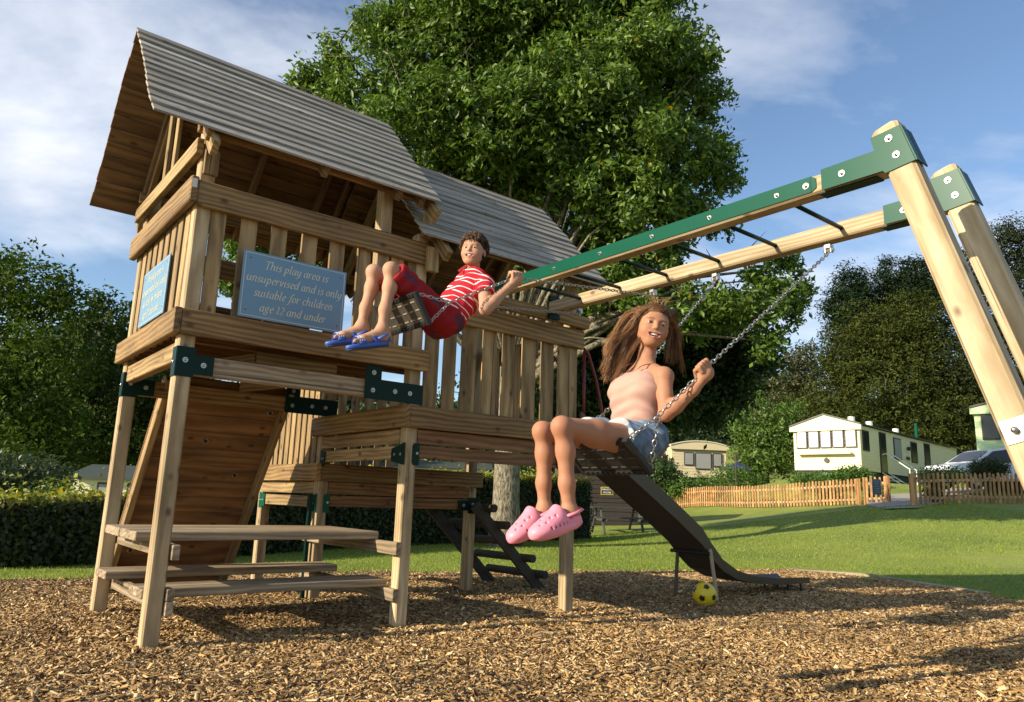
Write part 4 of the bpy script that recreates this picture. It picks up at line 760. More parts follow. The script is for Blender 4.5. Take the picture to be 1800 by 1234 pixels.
# shrubs
def shrub(label,px,py,Y,rx_,rz,c0,c1,n=500,sz=.09,group=None,name='shrub'):
    lb=[LB(px,py,Y,rx_,rz),LB(px-rx_*.5/Y*FOC,py+rz*.2/Y*FOC,Y-.2,rx_*.7,rz*.8),LB(px+rx_*.5/Y*FOC,py+rz*.25/Y*FOC,Y-.1,rx_*.7,rz*.75)]
    p=lb[0]; b=(p[0],p[1],gzf(p[0],p[1])-.05); root=empty(name,Matrix.Translation(b),label,'shrub',group); m=MB()
    for k in range(3): m.tube([b,(p[0]+random.uniform(-.5,.5)*rx_,p[1]+random.uniform(-.4,.4)*rx_,p[2])],[.03,.01],5)
    m.build('stem',BARKD,root,Matrix.Identity(4)); crown('foliage',lb,n,6,.07,sz,c0,c1,LEAF,root,.55)
SG0,SG1=(.04,.09,.016),(.11,.19,.03)
shrub('grey green bush above the hedge at the far left',20,835,14,.9,.45,(.03,.05,.02),(.07,.10,.035),900,.09)
shrub('small shoot-topped bush rising from the hedge beside the left caravan',95,880,12.5,.35,.35,(.07,.1,.02),(.15,.2,.04),200,.07)
shrub('dense leafy laurel in front of the small caravan',1210,858,35.5,1.1,.42,SG0,SG1,700,.13); shrub('bush left of the small caravan behind the slide',1150,835,36,1.2,.9,(.02,.05,.012),(.07,.12,.022),700,.14)
shrub('pale grey green bush leaning on the side of the small caravan',1172,820,41,.4,.6,(.09,.10,.05),(.20,.20,.12),300,.12)
shrub('low green shrub line behind the fence under the caravan bay window',1440,842,30,1.0,.28,SG0,SG1,420,.10); shrub('bright green shrub behind the fence left of the gateway',1500,833,29,.6,.28,SG0,SG1,360,.10)
shrub('bushy climber on the fence near the gateway',1462,868,27.6,.4,.35,(.03,.07,.015),(.08,.14,.03),260,.08); shrub('dark leafy plant growing through the fence beside the gateway sign',1538,872,26.6,.28,.3,(.025,.05,.013),(.07,.11,.025),260,.08)
shrub('bright green shrub behind the right-hand fence near the gateway',1655,834,23.6,.7,.24,SG0,SG1,420,.08); shrub('rounded dark clipped bush in front of the silver car',1737,822,23.6,.5,.26,(.02,.035,.01),(.05,.075,.018),900,.06)
shrub('dark climbing plant inside the right-hand fence',1640,862,23.4,.25,.3,(.02,.05,.01),(.06,.1,.02),160,.08)
# ------------------------------------------------ picket fences
ID=Matrix.Identity(4)
def fence(label,pts,h,pitch,pw,end_posts=True):
    P=[Vector((*p,gzf(*p))) for p in pts]; root=empty('picket_fence',Matrix.Translation(P[0]),label,'fence','picket fences'); seg=[(P[i],P[i+1]) for i in range(len(P)-1)]
    for a,b in seg:
        d=(b-a); dl=Vector((d.x,d.y,0)).length; dn=Vector((d.x,d.y,0)).normalized(); nr=Vector((dn.y,-dn.x,0)); n=max(1,int(dl/pitch))
        def gp(t): p=a+d*t; return Vector((p.x,p.y,gzf(p.x,p.y)))
        for zr in (.22*h,.76*h):
            k=max(1,int(dl/2.2))
            for i in range(k): board('rail',root,gp(i/k)+Vector((0,0,zr)),gp((i+1)/k)+Vector((0,0,zr)),.05,.07,W_PICK2,(0,0,1),.004,ID)
        for i in range(n):
            p=gp((i+.5)/n)+nr*.042; hh=h*random.uniform(.97,1.02); key=(round(pw,3),'pk')
            if key not in MC:
                w2,t2=pw/2,.011; V=[];
                for y in (-t2,t2):
                    V+=[(-w2,y,.03),(w2,y,.03),(w2,y,h-.04),(w2*.45,y,h-.004),(-w2*.45,y,h-.004),(-w2,y,h-.04)]
                me=bpy.data.meshes.new('picket'); me.from_pydata(V,[],[(0,1,2,3,4,5),(11,10,9,8,7,6)]+[(i_,i_+6,(i_+1)%6+6,(i_+1)%6) for i_ in range(6)]); me.update(); me.materials.append(W_PICK); MC[key]=me
            o=bpy.data.objects.new('picket',MC[key]); M=Matrix(((dn.x,nr.x,0,p.x),(dn.y,nr.y,0,p.y),(0,0,1,p.z),(0,0,0,1)))@Matrix.Rotation(random.gauss(0,.008),4,'Y')@Matrix.Diagonal((1,1,hh/h,1)); link(o,root,M)
    for p in (P[0],P[-1]): board('fence_post',root,p+Vector((0,0,-.2)),p+Vector((0,0,h*1.0)),.1,.1,W_PICK,(0,1,0),.006,ID)
    return root
W_PICK2=wood('rail_wood',(.45,.33,.19),(.66,.52,.34),0,.06)
fence('long picket fence of warm brown pales running from behind the slide to the gateway',[(6.9,38.2),(9.6,31.2),(12.0,25.4)],.90,.158,.088)
fence('short return of darker pickets on the gate behind the blue notice',[(12.12,25.2),(12.6,24.6)],.92,.13,.075)
fence('right-hand picket fence in front of the silver car',[(11.75,21.6),(13.6,21.9),(15.6,22.3),(19,23)],.92,.15,.072)
p=at(1541,856,24.3); M=Matrix.Translation(p)@Matrix.Rotation(.5,4,'Z')
nb=empty('notice_board',M,'small blue grey notice with rows of print on the gate','notice'); meshobj('panel',*cbox(.44,.02,.50,.003),plain('notice_blue',(.09,.13,.16),.4),nb,M)
for i in range(7): meshobj('print_line',*cbox(.30-.05*(i%3),.003,.016,.0005),plain('notice_print',(.4,.45,.45),.5) if i==0 else bpy.data.materials['notice_print'],nb,M@Matrix.Translation((0,-.012,.19-.06*i)))
# gravel track
GR=plain('gravel_grey',(.30,.28,.25),.9,0,.5,60,1.0)
Pg=[(10.9,20.6),(12.6,23.6),(14.2,26.8),(17.5,27.6),(26,27.8)]; V=[];Fc=[]
for i,q in enumerate(Pg):
    a=np.array(Pg[max(0,i-1)]);b=np.array(Pg[min(len(Pg)-1,i+1)]);d=(b-a)/np.hypot(*(b-a)); nr=np.array([-d[1],d[0]])
    for s_ in (-1.1,-.4,.4,1.1): pp=np.array(q)+nr*s_*(.35 if i==0 else 1); V.append((pp[0],pp[1],gzf(*pp)+.035))
for i in range(len(Pg)-1):
    for j in range(3): Fc.append((i*4+j,i*4+j+1,(i+1)*4+j+1,(i+1)*4+j))
tag(meshobj('path',V,Fc,GR),kind='structure')
# ------------------------------------------------ static caravans
SHUT=plain('window_frame_dark',(.03,.026,.022),.5); CURT=plain('net_curtain',(.70,.70,.68),.8,0,.06,10); WHITE=plain('white_trim',(.75,.75,.68),.5)
def sidewall(w_,h_,mat,parent,M,board_h=.16):
    # lapped cladding, one strip per course
    n=int(h_/board_h)
    for i in range(n):
        z=i*h_/n; V=[(0,-.016,z),(w_,-.016,z),(w_,-.002,z+h_/n),(0,-.002,z+h_/n),(0,.0,z),(w_,0,z)]
        meshobj('cladding_board',V,[(0,1,2,3),(0,4,5,1)],mat,parent,M)
def caravan(label,corner,yaw,W_,Lc,hw,rise,zf,wallmat,roofmat,wins,name='static_caravan',curved=False,skirt=None,over=.12,emblem=False,group='static caravans'):
    """corner = near corner shared by gable front (runs -x) and long side (runs +y)"""
    M=Matrix.Translation(corner)@Matrix.Rotation(yaw,4,'Z'); root=empty(name,M,label,'static caravan',group)
    def L_(lo,hi,nm,mat,par=root,c=.004): return bx(nm,par,lo,hi,mat,c,M)
    body=L_((-W_+.03,.03,zf),(-.03,Lc,zf+hw),'body',wallmat)
    sidewall(W_,hw,wallmat,body,M@Matrix.Translation((-W_,.03,zf))); sidewall(Lc,hw,wallmat,body,M@Matrix.Translation((-.03,0,zf))@Matrix.Rotation(math.pi/2,4,'Z')@Matrix.Translation((0,0,0)))
    if skirt: L_((-W_+.1,.12,-.6),(-.1,Lc-.1,zf-.003),'skirt',skirt)
    # roof and gable
    zt=zf+hw; n=10 if curved else 2; prof=[]
    for i in range(n+1):
        t=i/n; x=-W_-over+(W_+2*over)*t; z=zt+(rise*(1-(2*t-1)**2) if curved else rise*(1-abs(2*t-1))); prof.append((x,z))
    V=[];Fc=[]
    for y in (-over*1.6,Lc+over):
        for x,z in prof: V.append((x,y,z+.07))
        for x,z in prof[::-1]: V.append((x,y,z+.0))
    k=2*(n+1)
    for j in range(k): Fc.append((j,(j+1)%k,k+(j+1)%k,k+j))
    Fc.append(tuple(range(k-1,-1,-1))); Fc.append(tuple(range(k,2*k))); meshobj('roof',V,Fc,roofmat,root,M)
    V=[(x,-over*1.2,z-.005) for x,z in prof]+[(W_*0+over,-over*1.2,zt-.22),(-W_-over,-over*1.2,zt-.22)]; V2=[(x,.03,z) for x,_,z in V]; k=len(V)
    meshobj('gable',V+V2,[tuple(range(k-1,-1,-1)),tuple(range(k,2*k))]+[(j,(j+1)%k,k+(j+1)%k,k+j) for j in range(k)],wallmat,root,M)
    for kind,a,b,z0,z1,side,pane in wins:
        if side=='F': f=L_((-W_+a,-.05,zf+z0),(-W_+b,.0,zf+z1),kind,SHUT); L_((-W_+a+.05,-.056,zf+z0+.05),(-W_+b-.05,-.0505,zf+z1-.05),'pane',pane,f)
        else: f=L_((-.025,a,zf+z0),(.02,b,zf+z1),kind,SHUT); L_((.0205,a+.06,zf+z0+.06),(.026,b-.06,zf+z1-.06),'pane',pane,f)
    return root,M,L_
CREAMW=plain('cream_cladding',(.70,.66,.42),.55,0,.05,3); BEIGE=plain('beige_cladding',(.62,.54,.34),.55,0,.05,3); DKROOF=plain('dark_green_roof',(.05,.055,.045),.5,0,.15,3); TANR=plain('pale_roof',(.6,.55,.42),.6); GRNW=plain('pale_green_cladding',(.45,.60,.32),.55); SKIRTM=plain('dark_skirt',(.035,.035,.025),.8); GREYR=plain('grey_green_roof',(.05,.062,.05),.6,0,.15,2)
DARKG=plain('dark_glass',(.02,.022,.025),.12); CURG=plain('grey_curtain',(.28,.29,.28),.7,0,.3,14)
cc_=at(1516,842,33.5); cl_=at(1400,840,33.0); cf_=at(1686,838,45)
c0=Vector((cc_.x,cc_.y,0)); g0=gzf(cc_.x,cc_.y); c0.z=g0
yaw=math.atan2(cf_.y-cc_.y,cf_.x-cc_.x)-math.pi/2; Wc=3.1; Lc=(Vector((cf_.x,cf_.y,0))-Vector((cc_.x,cc_.y,0))).length
zf0=at(1516,826,33.5).z-g0
wins=[('window',.16+.57*i,.16+.57*i+.52,1.02,1.86,'F',CURT) for i in range(5)]+[('window',.35,1.15,.9,1.85,'S',DARKG),('door',2.55,3.45,-.02,1.95,'S',DARKG),('window',4.6,5.7,.75,1.85,'S',CURG),('window',7.3,8.3,.75,1.85,'S',DARKG),('door',9.6,10.6,-.02,1.95,'S',DARKG)]
cv,Mc,Lf=caravan('long cream static caravan with five-pane front window, dark doors and white steps',c0,yaw,Wc,Lc,2.05,.52,zf0,CREAMW,DKROOF,wins,skirt=SKIRTM)
Lf((-Wc+.25,-.30,zf0+.72),(-.35,-.02,zf0+.80),'window_shelf',CREAMW); 
m=MB(); m.tube([(-Wc/2,-.03,zf0+.45),(-Wc/2,-.05,zf0+.45)],.12,16); m.build('emblem',SHUT,cv,Mc); Lf((-1.75,-.06,zf0-.33),(-1.45,.115,zf0-.12),'number_plaque',plain('teal_plaque',(.05,.35,.28),.5))
m=MB(); m.tube([(.05,6.7,zf0+1.5),(.12,6.7,zf0+1.35)],.09,10); m.build('wall_lamp',SHUT,cv,Mc); m=MB(); m.box((.0,6.45,zf0+.85),(.03,6.95,zf0+1.0)); m.build('house_plaque',SHUT,cv,Mc)
for y in (1.6,4.0,8.0):
    m=MB(); m.tube([(-.9,y,zf0+2.35),(-.9,y,zf0+2.62)],.16,12); m.build('roof_vent',WHITE,cv,Mc)
m=MB(); m.tube([(-.5,10.2,zf0+2.1),(-.5,10.2,zf0+3.1)],.09,10); m.build('flue',GREEN,cv,Mc)
st=empty('entrance_steps',Mc@Matrix.Translation((.4,3.0,0)),'white metal steps with handrail at the near door of the long cream caravan','steps')
for i in range(4): bx('step',st,(.05+.28*i,2.6,zf0-.02-.19*(i+1)),(.05+.28*i+.26,3.5,zf0-.02-.19*(i+1)+.04),WHITE,.004,Mc)
for y in (2.55,3.55):
    m=MB(); m.tube([(.04,y,zf0+.0),(1.25,y,zf0-.85)],.03,6); m.build('stringer',WHITE,st,Mc); m=MB(); m.tube([(.1,y,zf0+.85),(.25,y,zf0+.9),(1.25,y,zf0+.15),(1.25,y,zf0-.85)],.028,8); m.build('handrail',WHITE,st,Mc)
# small caravan
q0=at(1278,852,45.5); g0=gzf(q0.x,q0.y); zfs=at(1278,841,45.5).z-g0
wins=[('window',.75,1.35,.72,1.5,'F',CURG),('window',1.45,2.45,.5,1.5,'F',CURG),('window',2.55,3.10,.68,1.5,'F',CURG)]
cs_,Ms_,L2_=caravan('small beige caravan with curved roof and three-part bow window behind the laurels',Vector((q0.x,q0.y,g0)),.05,3.4,8,1.9,.28,zfs,BEIGE,TANR,wins,curved=True,skirt=SKIRTM)
for i in range(4):
    Lx=bx('side_window',cs_,(-3.5-.03,1.0+1.6*i,zfs+.7),(-3.5+.0,1.7+1.6*i,zfs+1.45),SHUT,.004,Ms_)
# pale green caravan at the right edge
q1=at(1745,838,27); g1_=gzf(q1.x,q1.y); zz1=at(1745,805,27).z-g1_
wins=[('window',.2,.75,.6,1.5,'F',DARKG),('window',.9,1.9,.6,1.55,'F',CURT),('window',2.0,2.9,.6,1.55,'F',CURT)]
yg=-.60; q1=at(1722,838,26.6)
caravan('pale green caravan half hidden behind the swing leg at the right edge',Vector((q1.x+3.1*math.cos(yg),q1.y+3.1*math.sin(yg),g1_)),yg,3.1,9,1.75,.4,zz1,GRNW,DKROOF,wins,skirt=SKIRTM)
# caravan behind hedge left
q2=at(125,880,20); g2_=gzf(q2.x,q2.y); zt2_=at(125,836,20).z-g2_
lc=empty('static_caravan',Matrix.Translation((q2.x,q2.y,g2_)),'cream caravan with grey green roof behind the left hedge','static caravan','static caravans'); Ml=Matrix.Translation((q2.x,q2.y,g2_))@Matrix.Rotation(.16,4,'Z')
body=bx('body',lc,(0,0,.2),(9.5,3.0,zt2_),CREAMW,.01,Ml); sidewall(9.5,zt2_-.25,CREAMW,body,Ml@Matrix.Translation((0,0,.25)),.12)
for x in (.6,1.35,3.2,6.5): f=bx('window',lc,(x,-.04,zt2_-.75),(x+.42,.0,zt2_-.15),SHUT,.004,Ml); bx('pane',f,(x+.05,-.046,zt2_-.7),(x+.37,-.0405,zt2_-.2),CURG,.001,Ml)
V=[(-.15,-.2,zt2_),(9.7,-.2,zt2_),(9.7,1.5,zt2_+.36),(-.15,1.5,zt2_+.36),(-.15,3.2,zt2_),(9.7,3.2,zt2_),(-.15,-.2,zt2_-.07),(9.7,-.2,zt2_-.07)]; meshobj('roof',V,[(0,1,2,3),(3,2,5,4),(6,7,1,0),(0,3,4)],GREYR,lc,Ml)
# second hedge-side roof seen under the decks
q3=at(860,822,34); lc2=empty('static_caravan',Matrix.Translation((q3.x,q3.y,0)),'low grey roofed caravan glimpsed between the lower deck slats','static caravan','static caravans'); Mq=Matrix.Translation((q3.x,q3.y,0))@Matrix.Rotation(.1,4,'Z'); zt3=at(860,826,34).z
bx('body',lc2,(-8,0,.5),(0,3,zt3),CREAMW,.01,Mq); V=[(-8.2,-.2,zt3),(.2,-.2,zt3),(.2,1.5,zt3+.4),(-8.2,1.5,zt3+.4),(.2,3.2,zt3),(-8.2,3.2,zt3)]; meshobj('roof',V,[(0,1,2,3),(3,2,4,5),(1,4,2)],GREYR,lc2,Mq)
# shed
q4=at(1122,912,25.5); MS=Matrix.Translation((q4.x,q4.y,gzf(q4.x,q4.y)-.05))@Matrix.Rotation(-.12,4,'Z'); sh=empty('garden_shed',MS,'dark timber shed with a small yellow-edged sign behind the lawn picnic table','shed')
SHW=plain('shed_timber',(.022,.016,.012),.8,0,.3,6)
bx('body',sh,(-3.4,.02,0),(-.03,3.0,2.0),SHW,.01,MS)
for i in range(13): bx('cladding_board',sh,(-1.75,-.02,.02+i*.15),(.0,.018,.02+i*.15+.138),SHW,.006,MS)
for i in range(12): bx('door_board',sh,(-3.4+i*.137,-.02,.02),(-3.4+i*.137+.128,.018,1.96),SHW,.005,MS)
V=[(-3.6,-.3,2.0),(.2,-.3,2.0),(.2,1.5,2.6),(-3.6,1.5,2.6),(.2,3.3,2.0),(-3.6,3.3,2.0),(-3.6,-.3,1.93),(.2,-.3,1.93)]; meshobj('roof',V,[(0,1,2,3),(3,2,4,5),(6,7,1,0),(1,4,2)],SKIRTM,sh,MS)
sg=meshobj('sign',*cbox(.42,.01,.26,.002),plain('yellow_edge',(.55,.42,.05),.5),sh,MS@Matrix.Translation((-1.06,-.03,1.16))); meshobj('sign_face',*cbox(.38,.008,.22,.001),BLACKP,sg,MS@Matrix.Translation((-1.06,-.036,1.16)))
RX=Matrix(((1,0,0,0),(0,0,-1,0),(0,1,0,0),(0,0,0,1)))
text_mesh("WENDY'S",.085,WHITE,sg,MS@Matrix.Translation((-1.06,-.043,1.205))@RX,shear=0); text_mesh("HOUSE",.085,WHITE,sg,MS@Matrix.Translation((-1.06,-.043,1.105))@RX,shear=0)
# lawn picnic table
q5=at(1085,940,22.5); MPt=Matrix.Translation((q5.x,q5.y,gzf(q5.x,q5.y)))@Matrix.Rotation(.12,4,'Z'); pt=empty('picnic_table',MPt,'dark weathered A-frame picnic table on the lawn in front of the shed','picnic table')
PTM=plain('picnic_dark',(.055,.06,.055),.6,0,.3,8)
for i in range(5): bx('table_board',pt,(-.85,-.36+i*.145,.70),(.85,-.36+i*.145+.135,.735),PTM,.004,MPt)
for s_ in (-1,1):
    for i in range(2): bx('bench_board',pt,(-.85,s_*.72-.13+i*.135,.42),(.85,s_*.72-.13+i*.135+.125,.455),PTM,.004,MPt)
for x in (-.58,.58):
    for s_ in (-1,1): board('leg',pt,(x,s_*.78,-.02),(x,s_*.25,.69),.045,.10,PTM,(0,1,0),.004,MPt)
    bx('bench_bearer',pt,(x+.03,-.85,.33),(x+.07,.85,.42),PTM,.004,MPt)
# parasol & barbecue behind
q6=at(1297,850,40); Mp=Matrix.Translation((q6.x,q6.y,gzf(q6.x,q6.y))); pr=empty('parasol',Mp,'dark blue parasol open beside the small caravan','parasol'); m=MB(); m.tube([(0,0,0),(0,0,2.0)],.03,8); m.build('pole',SHUT,pr,Mp); zt_=at(1297,812,40).z-gzf(q6.x,q6.y)
V=[(0,0,zt_)]+[(1.0*math.cos(a*math.pi/4),1.0*math.sin(a*math.pi/4),zt_-.42) for a in range(8)]; meshobj('canopy',V,[(0,1+i,1+(i+1)%8) for i in range(8)],plain('navy_cloth',(.02,.03,.09),.8),pr,Mp)
# ------------------------------------------------ silver car behind the fence
q7=at(1745,872,26.2); MCr=Matrix.Translation((q7.x,q7.y,gzf(q7.x,q7.y)+.12))@Matrix.Rotation(.12,4,'Z'); car=empty('parked_car',MCr,'silver hatchback parked behind the right-hand picket fence','car')
CARP=plain('silver_paint',(.62,.65,.69),.25,.05); TY_=plain('tyre_rubber',(.02,.02,.02),.8)
pro=[(-2.0,.35),(-2.02,.62),(-1.9,.80),(-1.15,.92),(-.45,1.36),(.1,1.46),(.9,1.45),(1.55,1.25),(1.85,.95),(1.98,.85),(2.0,.35)]
def loft(prof,ys,mat,name,par,M,smooth=True):
    V=[];k=len(prof)
    for y,sc_,in_ in ys:
        for x,z in prof: V.append((x*sc_,y if z<.95 else y*(1-in_*(z-.95)/.5),z))
    Fc=[]
    for i in range(len(ys)-1):
        for j in range(k): Fc.append((i*k+j,i*k+(j+1)%k,(i+1)*k+(j+1)%k,(i+1)*k+j))
    Fc.append(tuple(range(k-1,-1,-1))); Fc.append(tuple((len(ys)-1)*k+j for j in range(k))); return meshobj(name,V,Fc,mat,par,M,smooth)
loft(pro,[(-.82,.985,.22),(-.78,1,.22),(.78,1,.22),(.82,.985,.22)],CARP,'body',car,MCr,False)
wp=[(-1.02,.95),(-.42,1.31),(.1,1.39),(.35,1.39),(.35,.95)]; wp2=[(.43,.95),(.43,1.39),(.9,1.38),(1.45,1.20),(1.6,.95)]
for w_ in (wp,wp2):
    V=[(x,-(.835)*(1-.22*(z-.95)/.5)-.004,z) for x,z in w_]; meshobj('side_window',V,[tuple(range(len(V)))],DARKG,car,MCr)
V=[(-1.10,-.66,.955),(-1.10,.66,.955),(-.50,.60,1.335),(-.50,-.60,1.335)]; meshobj('windscreen',[(x-.012,y,z+.01) for x,y,z in V],[(0,1,2,3)],DARKG,car,MCr)
for x in (-1.25,1.25):
    for y in (-.76,.76):
        m=MB(); m.tube([(x,y-.1,.30),(x,y+.1,.30)],.31,18); wh=m.build('wheel',TY_,car,MCr); m=MB(); m.tube([(x,y-.112,.30),(x,y+.112,.30)],.19,14); m.build('rim',STEEL,wh,MCr)
# ------------------------------------------------ ball
MB_=TM@Matrix.Translation((4.78,-.37,.112)); m_,n_,l_,b_=newmat('football'); b_.inputs['Roughness'].default_value=.35
a_=n_.new('ShaderNodeVertexColor'); a_.layer_name='col'; l_.new(a_.outputs[0],b_.inputs['Base Color'])
bm=bmesh.new(); bmesh.ops.create_icosphere(bm,subdivisions=5,radius=.112); me=bpy.data.meshes.new('ball'); bm.to_mesh(me); bm.free(); co=np.array([v.co[:] for v in me.vertices])/.112
phi=(1+5**.5)/2; ic=np.array([(0,a,b*phi) for a in (-1,1) for b in (-1,1)]+[(a,b*phi,0) for a in (-1,1) for b in (-1,1)]+[(b*phi,0,a) for a in (-1,1) for b in (-1,1)]); ic/=np.linalg.norm(ic[0])
Rq=np.array(Matrix.Rotation(.5,3,'Z')@Matrix.Rotation(.35,3,'X')@Matrix.Rotation(.3,3,'Y')); ic=ic@Rq.T; dt=co@ic.T
near=dt.argmax(1); 
cols=np.tile(np.array([.72,.55,.02]),(len(co),1))
for i in range(len(co)):
    j=near[i]; c=ic[j]; nb_=[k for k in range(12) if k!=j and ic[k]@c>.4]; d=co[i]; mxd=max((d@(ic[k]-c*(ic[k]@c))) for k in nb_)
    if mxd<.205*1.0: cols[i]=(.025,.012,.008)
a=me.attributes.new('col','FLOAT_COLOR','POINT'); cc4=np.ones((len(co),4),np.float32); cc4[:,:3]=cols; a.data.foreach_set('color',cc4.ravel()); me.polygons.foreach_set('use_smooth',np.ones(len(me.polygons),dtype=bool)); me.materials.append(m_)
tag(link(bpy.data.objects.new('ball',me),None,MB_),'yellow football with black pentagons lying by the slide legs','ball')
# ------------------------------------------------ people: distance-field sculpting
class Field:
    def __init__(s,lo,hi,h):
        s.lo=np.array(lo,float); s.h=h; s.n=np.ceil((np.array(hi)-s.lo)/h).astype(int)+1; s.D=np.full(tuple(s.n),1.0,np.float32)
    def sub(s,lo,hi,m):
        a=np.clip(np.floor((np.array(lo)-m-s.lo)/s.h).astype(int),0,s.n-1); b=np.clip(np.ceil((np.array(hi)+m-s.lo)/s.h).astype(int)+1,1,s.n)
        if (b<=a).any(): return None
        g=[(s.lo[i]+np.arange(a[i],b[i])*s.h).astype(np.float32) for i in range(3)]
        return (slice(a[0],b[0]),slice(a[1],b[1]),slice(a[2],b[2])),g[0][:,None,None],g[1][None,:,None],g[2][None,None,:]
    def put(s,sl,d,k,neg):
        o=s.D[sl]
        if neg:
            d=-d; h=np.maximum(k-np.abs(o-d),0)/max(k,1e-6); s.D[sl]=np.maximum(o,d)+h*h*k*.25
        else:
            h=np.maximum(k-np.abs(o-d),0)/max(k,1e-6); s.D[sl]=np.minimum(o,d)-h*h*k*.25
    def cap(s,a,b,r1,r2=None,k=.012,neg=False):
        r2=r1 if r2 is None else r2; a=np.array(a,float);b=np.array(b,float);R=max(r1,r2)
        q=s.sub(np.minimum(a,b)-R,np.maximum(a,b)+R,k+.012)
        if q is None: return
        sl,x,y,z=q; ab=b-a; L2=max(ab@ab,1e-9); t=np.clip(((x-a[0])*ab[0]+(y-a[1])*ab[1]+(z-a[2])*ab[2])/L2,0,1)
        d=np.sqrt((x-a[0]-t*ab[0])**2+(y-a[1]-t*ab[1])**2+(z-a[2]-t*ab[2])**2)-(r1+(r2-r1)*t); s.put(sl,d,k,neg)
    def ell(s,c,A,r,k=.012,neg=False):
        """A: rows are the axes"""
        c=np.array(c,float);A=np.array(A,float);r=np.array(r,float);R=r.max(); q=s.sub(c-R,c+R,k+.012)
        if q is None: return
        sl,x,y,z=q; x=x-c[0];y=y-c[1];z=z-c[2]; e=[(x*A[i,0]+y*A[i,1]+z*A[i,2]) for i in range(3)]
        k0=np.sqrt(sum((e[i]/r[i])**2 for i in range(3))); k1=np.sqrt(sum((e[i]/r[i]**2)**2 for i in range(3)))+1e-6
        s.put(sl,k0*(k0-1)/k1,k,neg)
    def cut(s,p,n):
        p=np.array(p,float);n=np.array(n,float);n/=np.linalg.norm(n); sl,x,y,z=s.sub(s.lo,s.lo+s.n*s.h,0); s.D=np.maximum(s.D,((x-p[0])*n[0]+(y-p[1])*n[1]+(z-p[2])*n[2]).astype(np.float32))
    def wrinkle(s,fn):
        sl,x,y,z=s.sub(s.lo,s.lo+s.n*s.h,0); m=np.abs(s.D)<.03; w_=fn(x,y,z); s.D=s.D+np.where(m,w_,0).astype(np.float32)
    def mesh(s):
        D=s.D; I=D<0; S=[slice(0,-1),slice(1,None)]
        c=np.zeros(tuple(s.n-1),np.int8)
        for i in (0,1):
            for j in (0,1):
                for k in (0,1): c+=I[S[i],S[j],S[k]]
        act=(c>0)&(c<8); ids=np.full(act.shape,-1,np.int64); ii=np.argwhere(act); ids[act]=np.arange(len(ii))
        P=np.zeros((len(ii),3));W_=np.zeros(len(ii)); vals={}
        for q in np.ndindex(2,2,2): vals[q]=D[ii[:,0]+q[0],ii[:,1]+q[1],ii[:,2]+q[2]]
        for ax in range(3):
            for u in (0,1):
                for v in (0,1):
                    a=[u,v];a.insert(ax,0);b=[u,v];b.insert(ax,1); va,vb=vals[tuple(a)],vals[tuple(b)]; m=(va<0)!=(vb<0)
                    t=np.where(m,va/np.where(m,va-vb,1),0); p=np.zeros((len(ii),3)); p[:]=a; p[:,ax]=t; P[m]+=p[m]; W_[m]+=1
        V=s.lo+(ii+P/W_[:,None])*s.h; Q=[]
        for ax in range(3):
            o=[x for x in range(3) if x!=ax]; sa=[slice(None)]*3;sb=[slice(None)]*3; sa[ax]=slice(0,-1);sb[ax]=slice(1,None)
            m=I[tuple(sa)]!=I[tuple(sb)]; e=np.argwhere(m); k=(e[:,o[0]]>0)&(e[:,o[1]]>0)&(e[:,o[0]]<s.n[o[0]]-1)&(e[:,o[1]]<s.n[o[1]]-1); e=e[k]
            ins_=I[e[:,0],e[:,1],e[:,2]]; f=[]
            for (du,dv) in ((1,1),(0,1),(0,0),(1,0)):
                w_=e.copy(); w_[:,o[0]]-=du; w_[:,o[1]]-=dv; f.append(ids[w_[:,0],w_[:,1],w_[:,2]])
            f=np.stack(f,1); flip=ins_ if ax!=1 else ~ins_; f[~flip]=f[~flip][:,::-1]; Q.append(f)
        return V,np.concatenate(Q)
def unit(a): a=np.array(a,float); return a/np.linalg.norm(a)
def tv(v): # world direction -> playground frame
    return np.array(TI.to_3x3()@Vector(v))
CAMP=np.array(TI@Vector((0,0,CH)))
def skinmat(name,sub=.15,rough=.58):
    m=vcolmat(name,rough,spec=.25); b=m.node_tree.nodes['Principled BSDF']; b.inputs['Subsurface Weight'].default_value=sub; b.inputs['Subsurface Radius'].default_value=(.012,.005,.003); b.inputs['Subsurface Scale'].default_value=.6
    n=m.node_tree.nodes;l=m.node_tree.links; nz=n.new('ShaderNodeTexNoise'); nz.inputs['Scale'].default_value=300; bp=n.new('ShaderNodeBump'); bp.inputs['Strength'].default_value=.08; bp.inputs['Distance'].default_value=.002; tc=n.new('ShaderNodeTexCoord'); l.new(tc.outputs['Object'],nz.inputs['Vector']); l.new(nz.outputs[0],bp.inputs['Height']); l.new(bp.outputs[0],b.inputs['Normal'])
    return m
def cloth(name,rough=.85,bs=.15,sc_=400):
    m=vcolmat(name,rough,spec=.15); n=m.node_tree.nodes;l=m.node_tree.links;b=n['Principled BSDF']; nz=n.new('ShaderNodeTexNoise'); nz.inputs['Scale'].default_value=sc_; bp=n.new('ShaderNodeBump'); bp.inputs['Strength'].default_value=bs; bp.inputs['Distance'].default_value=.002; tc=n.new('ShaderNodeTexCoord'); l.new(tc.outputs['Object'],nz.inputs['Vector']); l.new(nz.outputs[0],bp.inputs['Height']); l.new(bp.outputs[0],b.inputs['Normal']); return m
SKINM=skinmat('skin'); CLOTH=cloth('cloth_fabric')
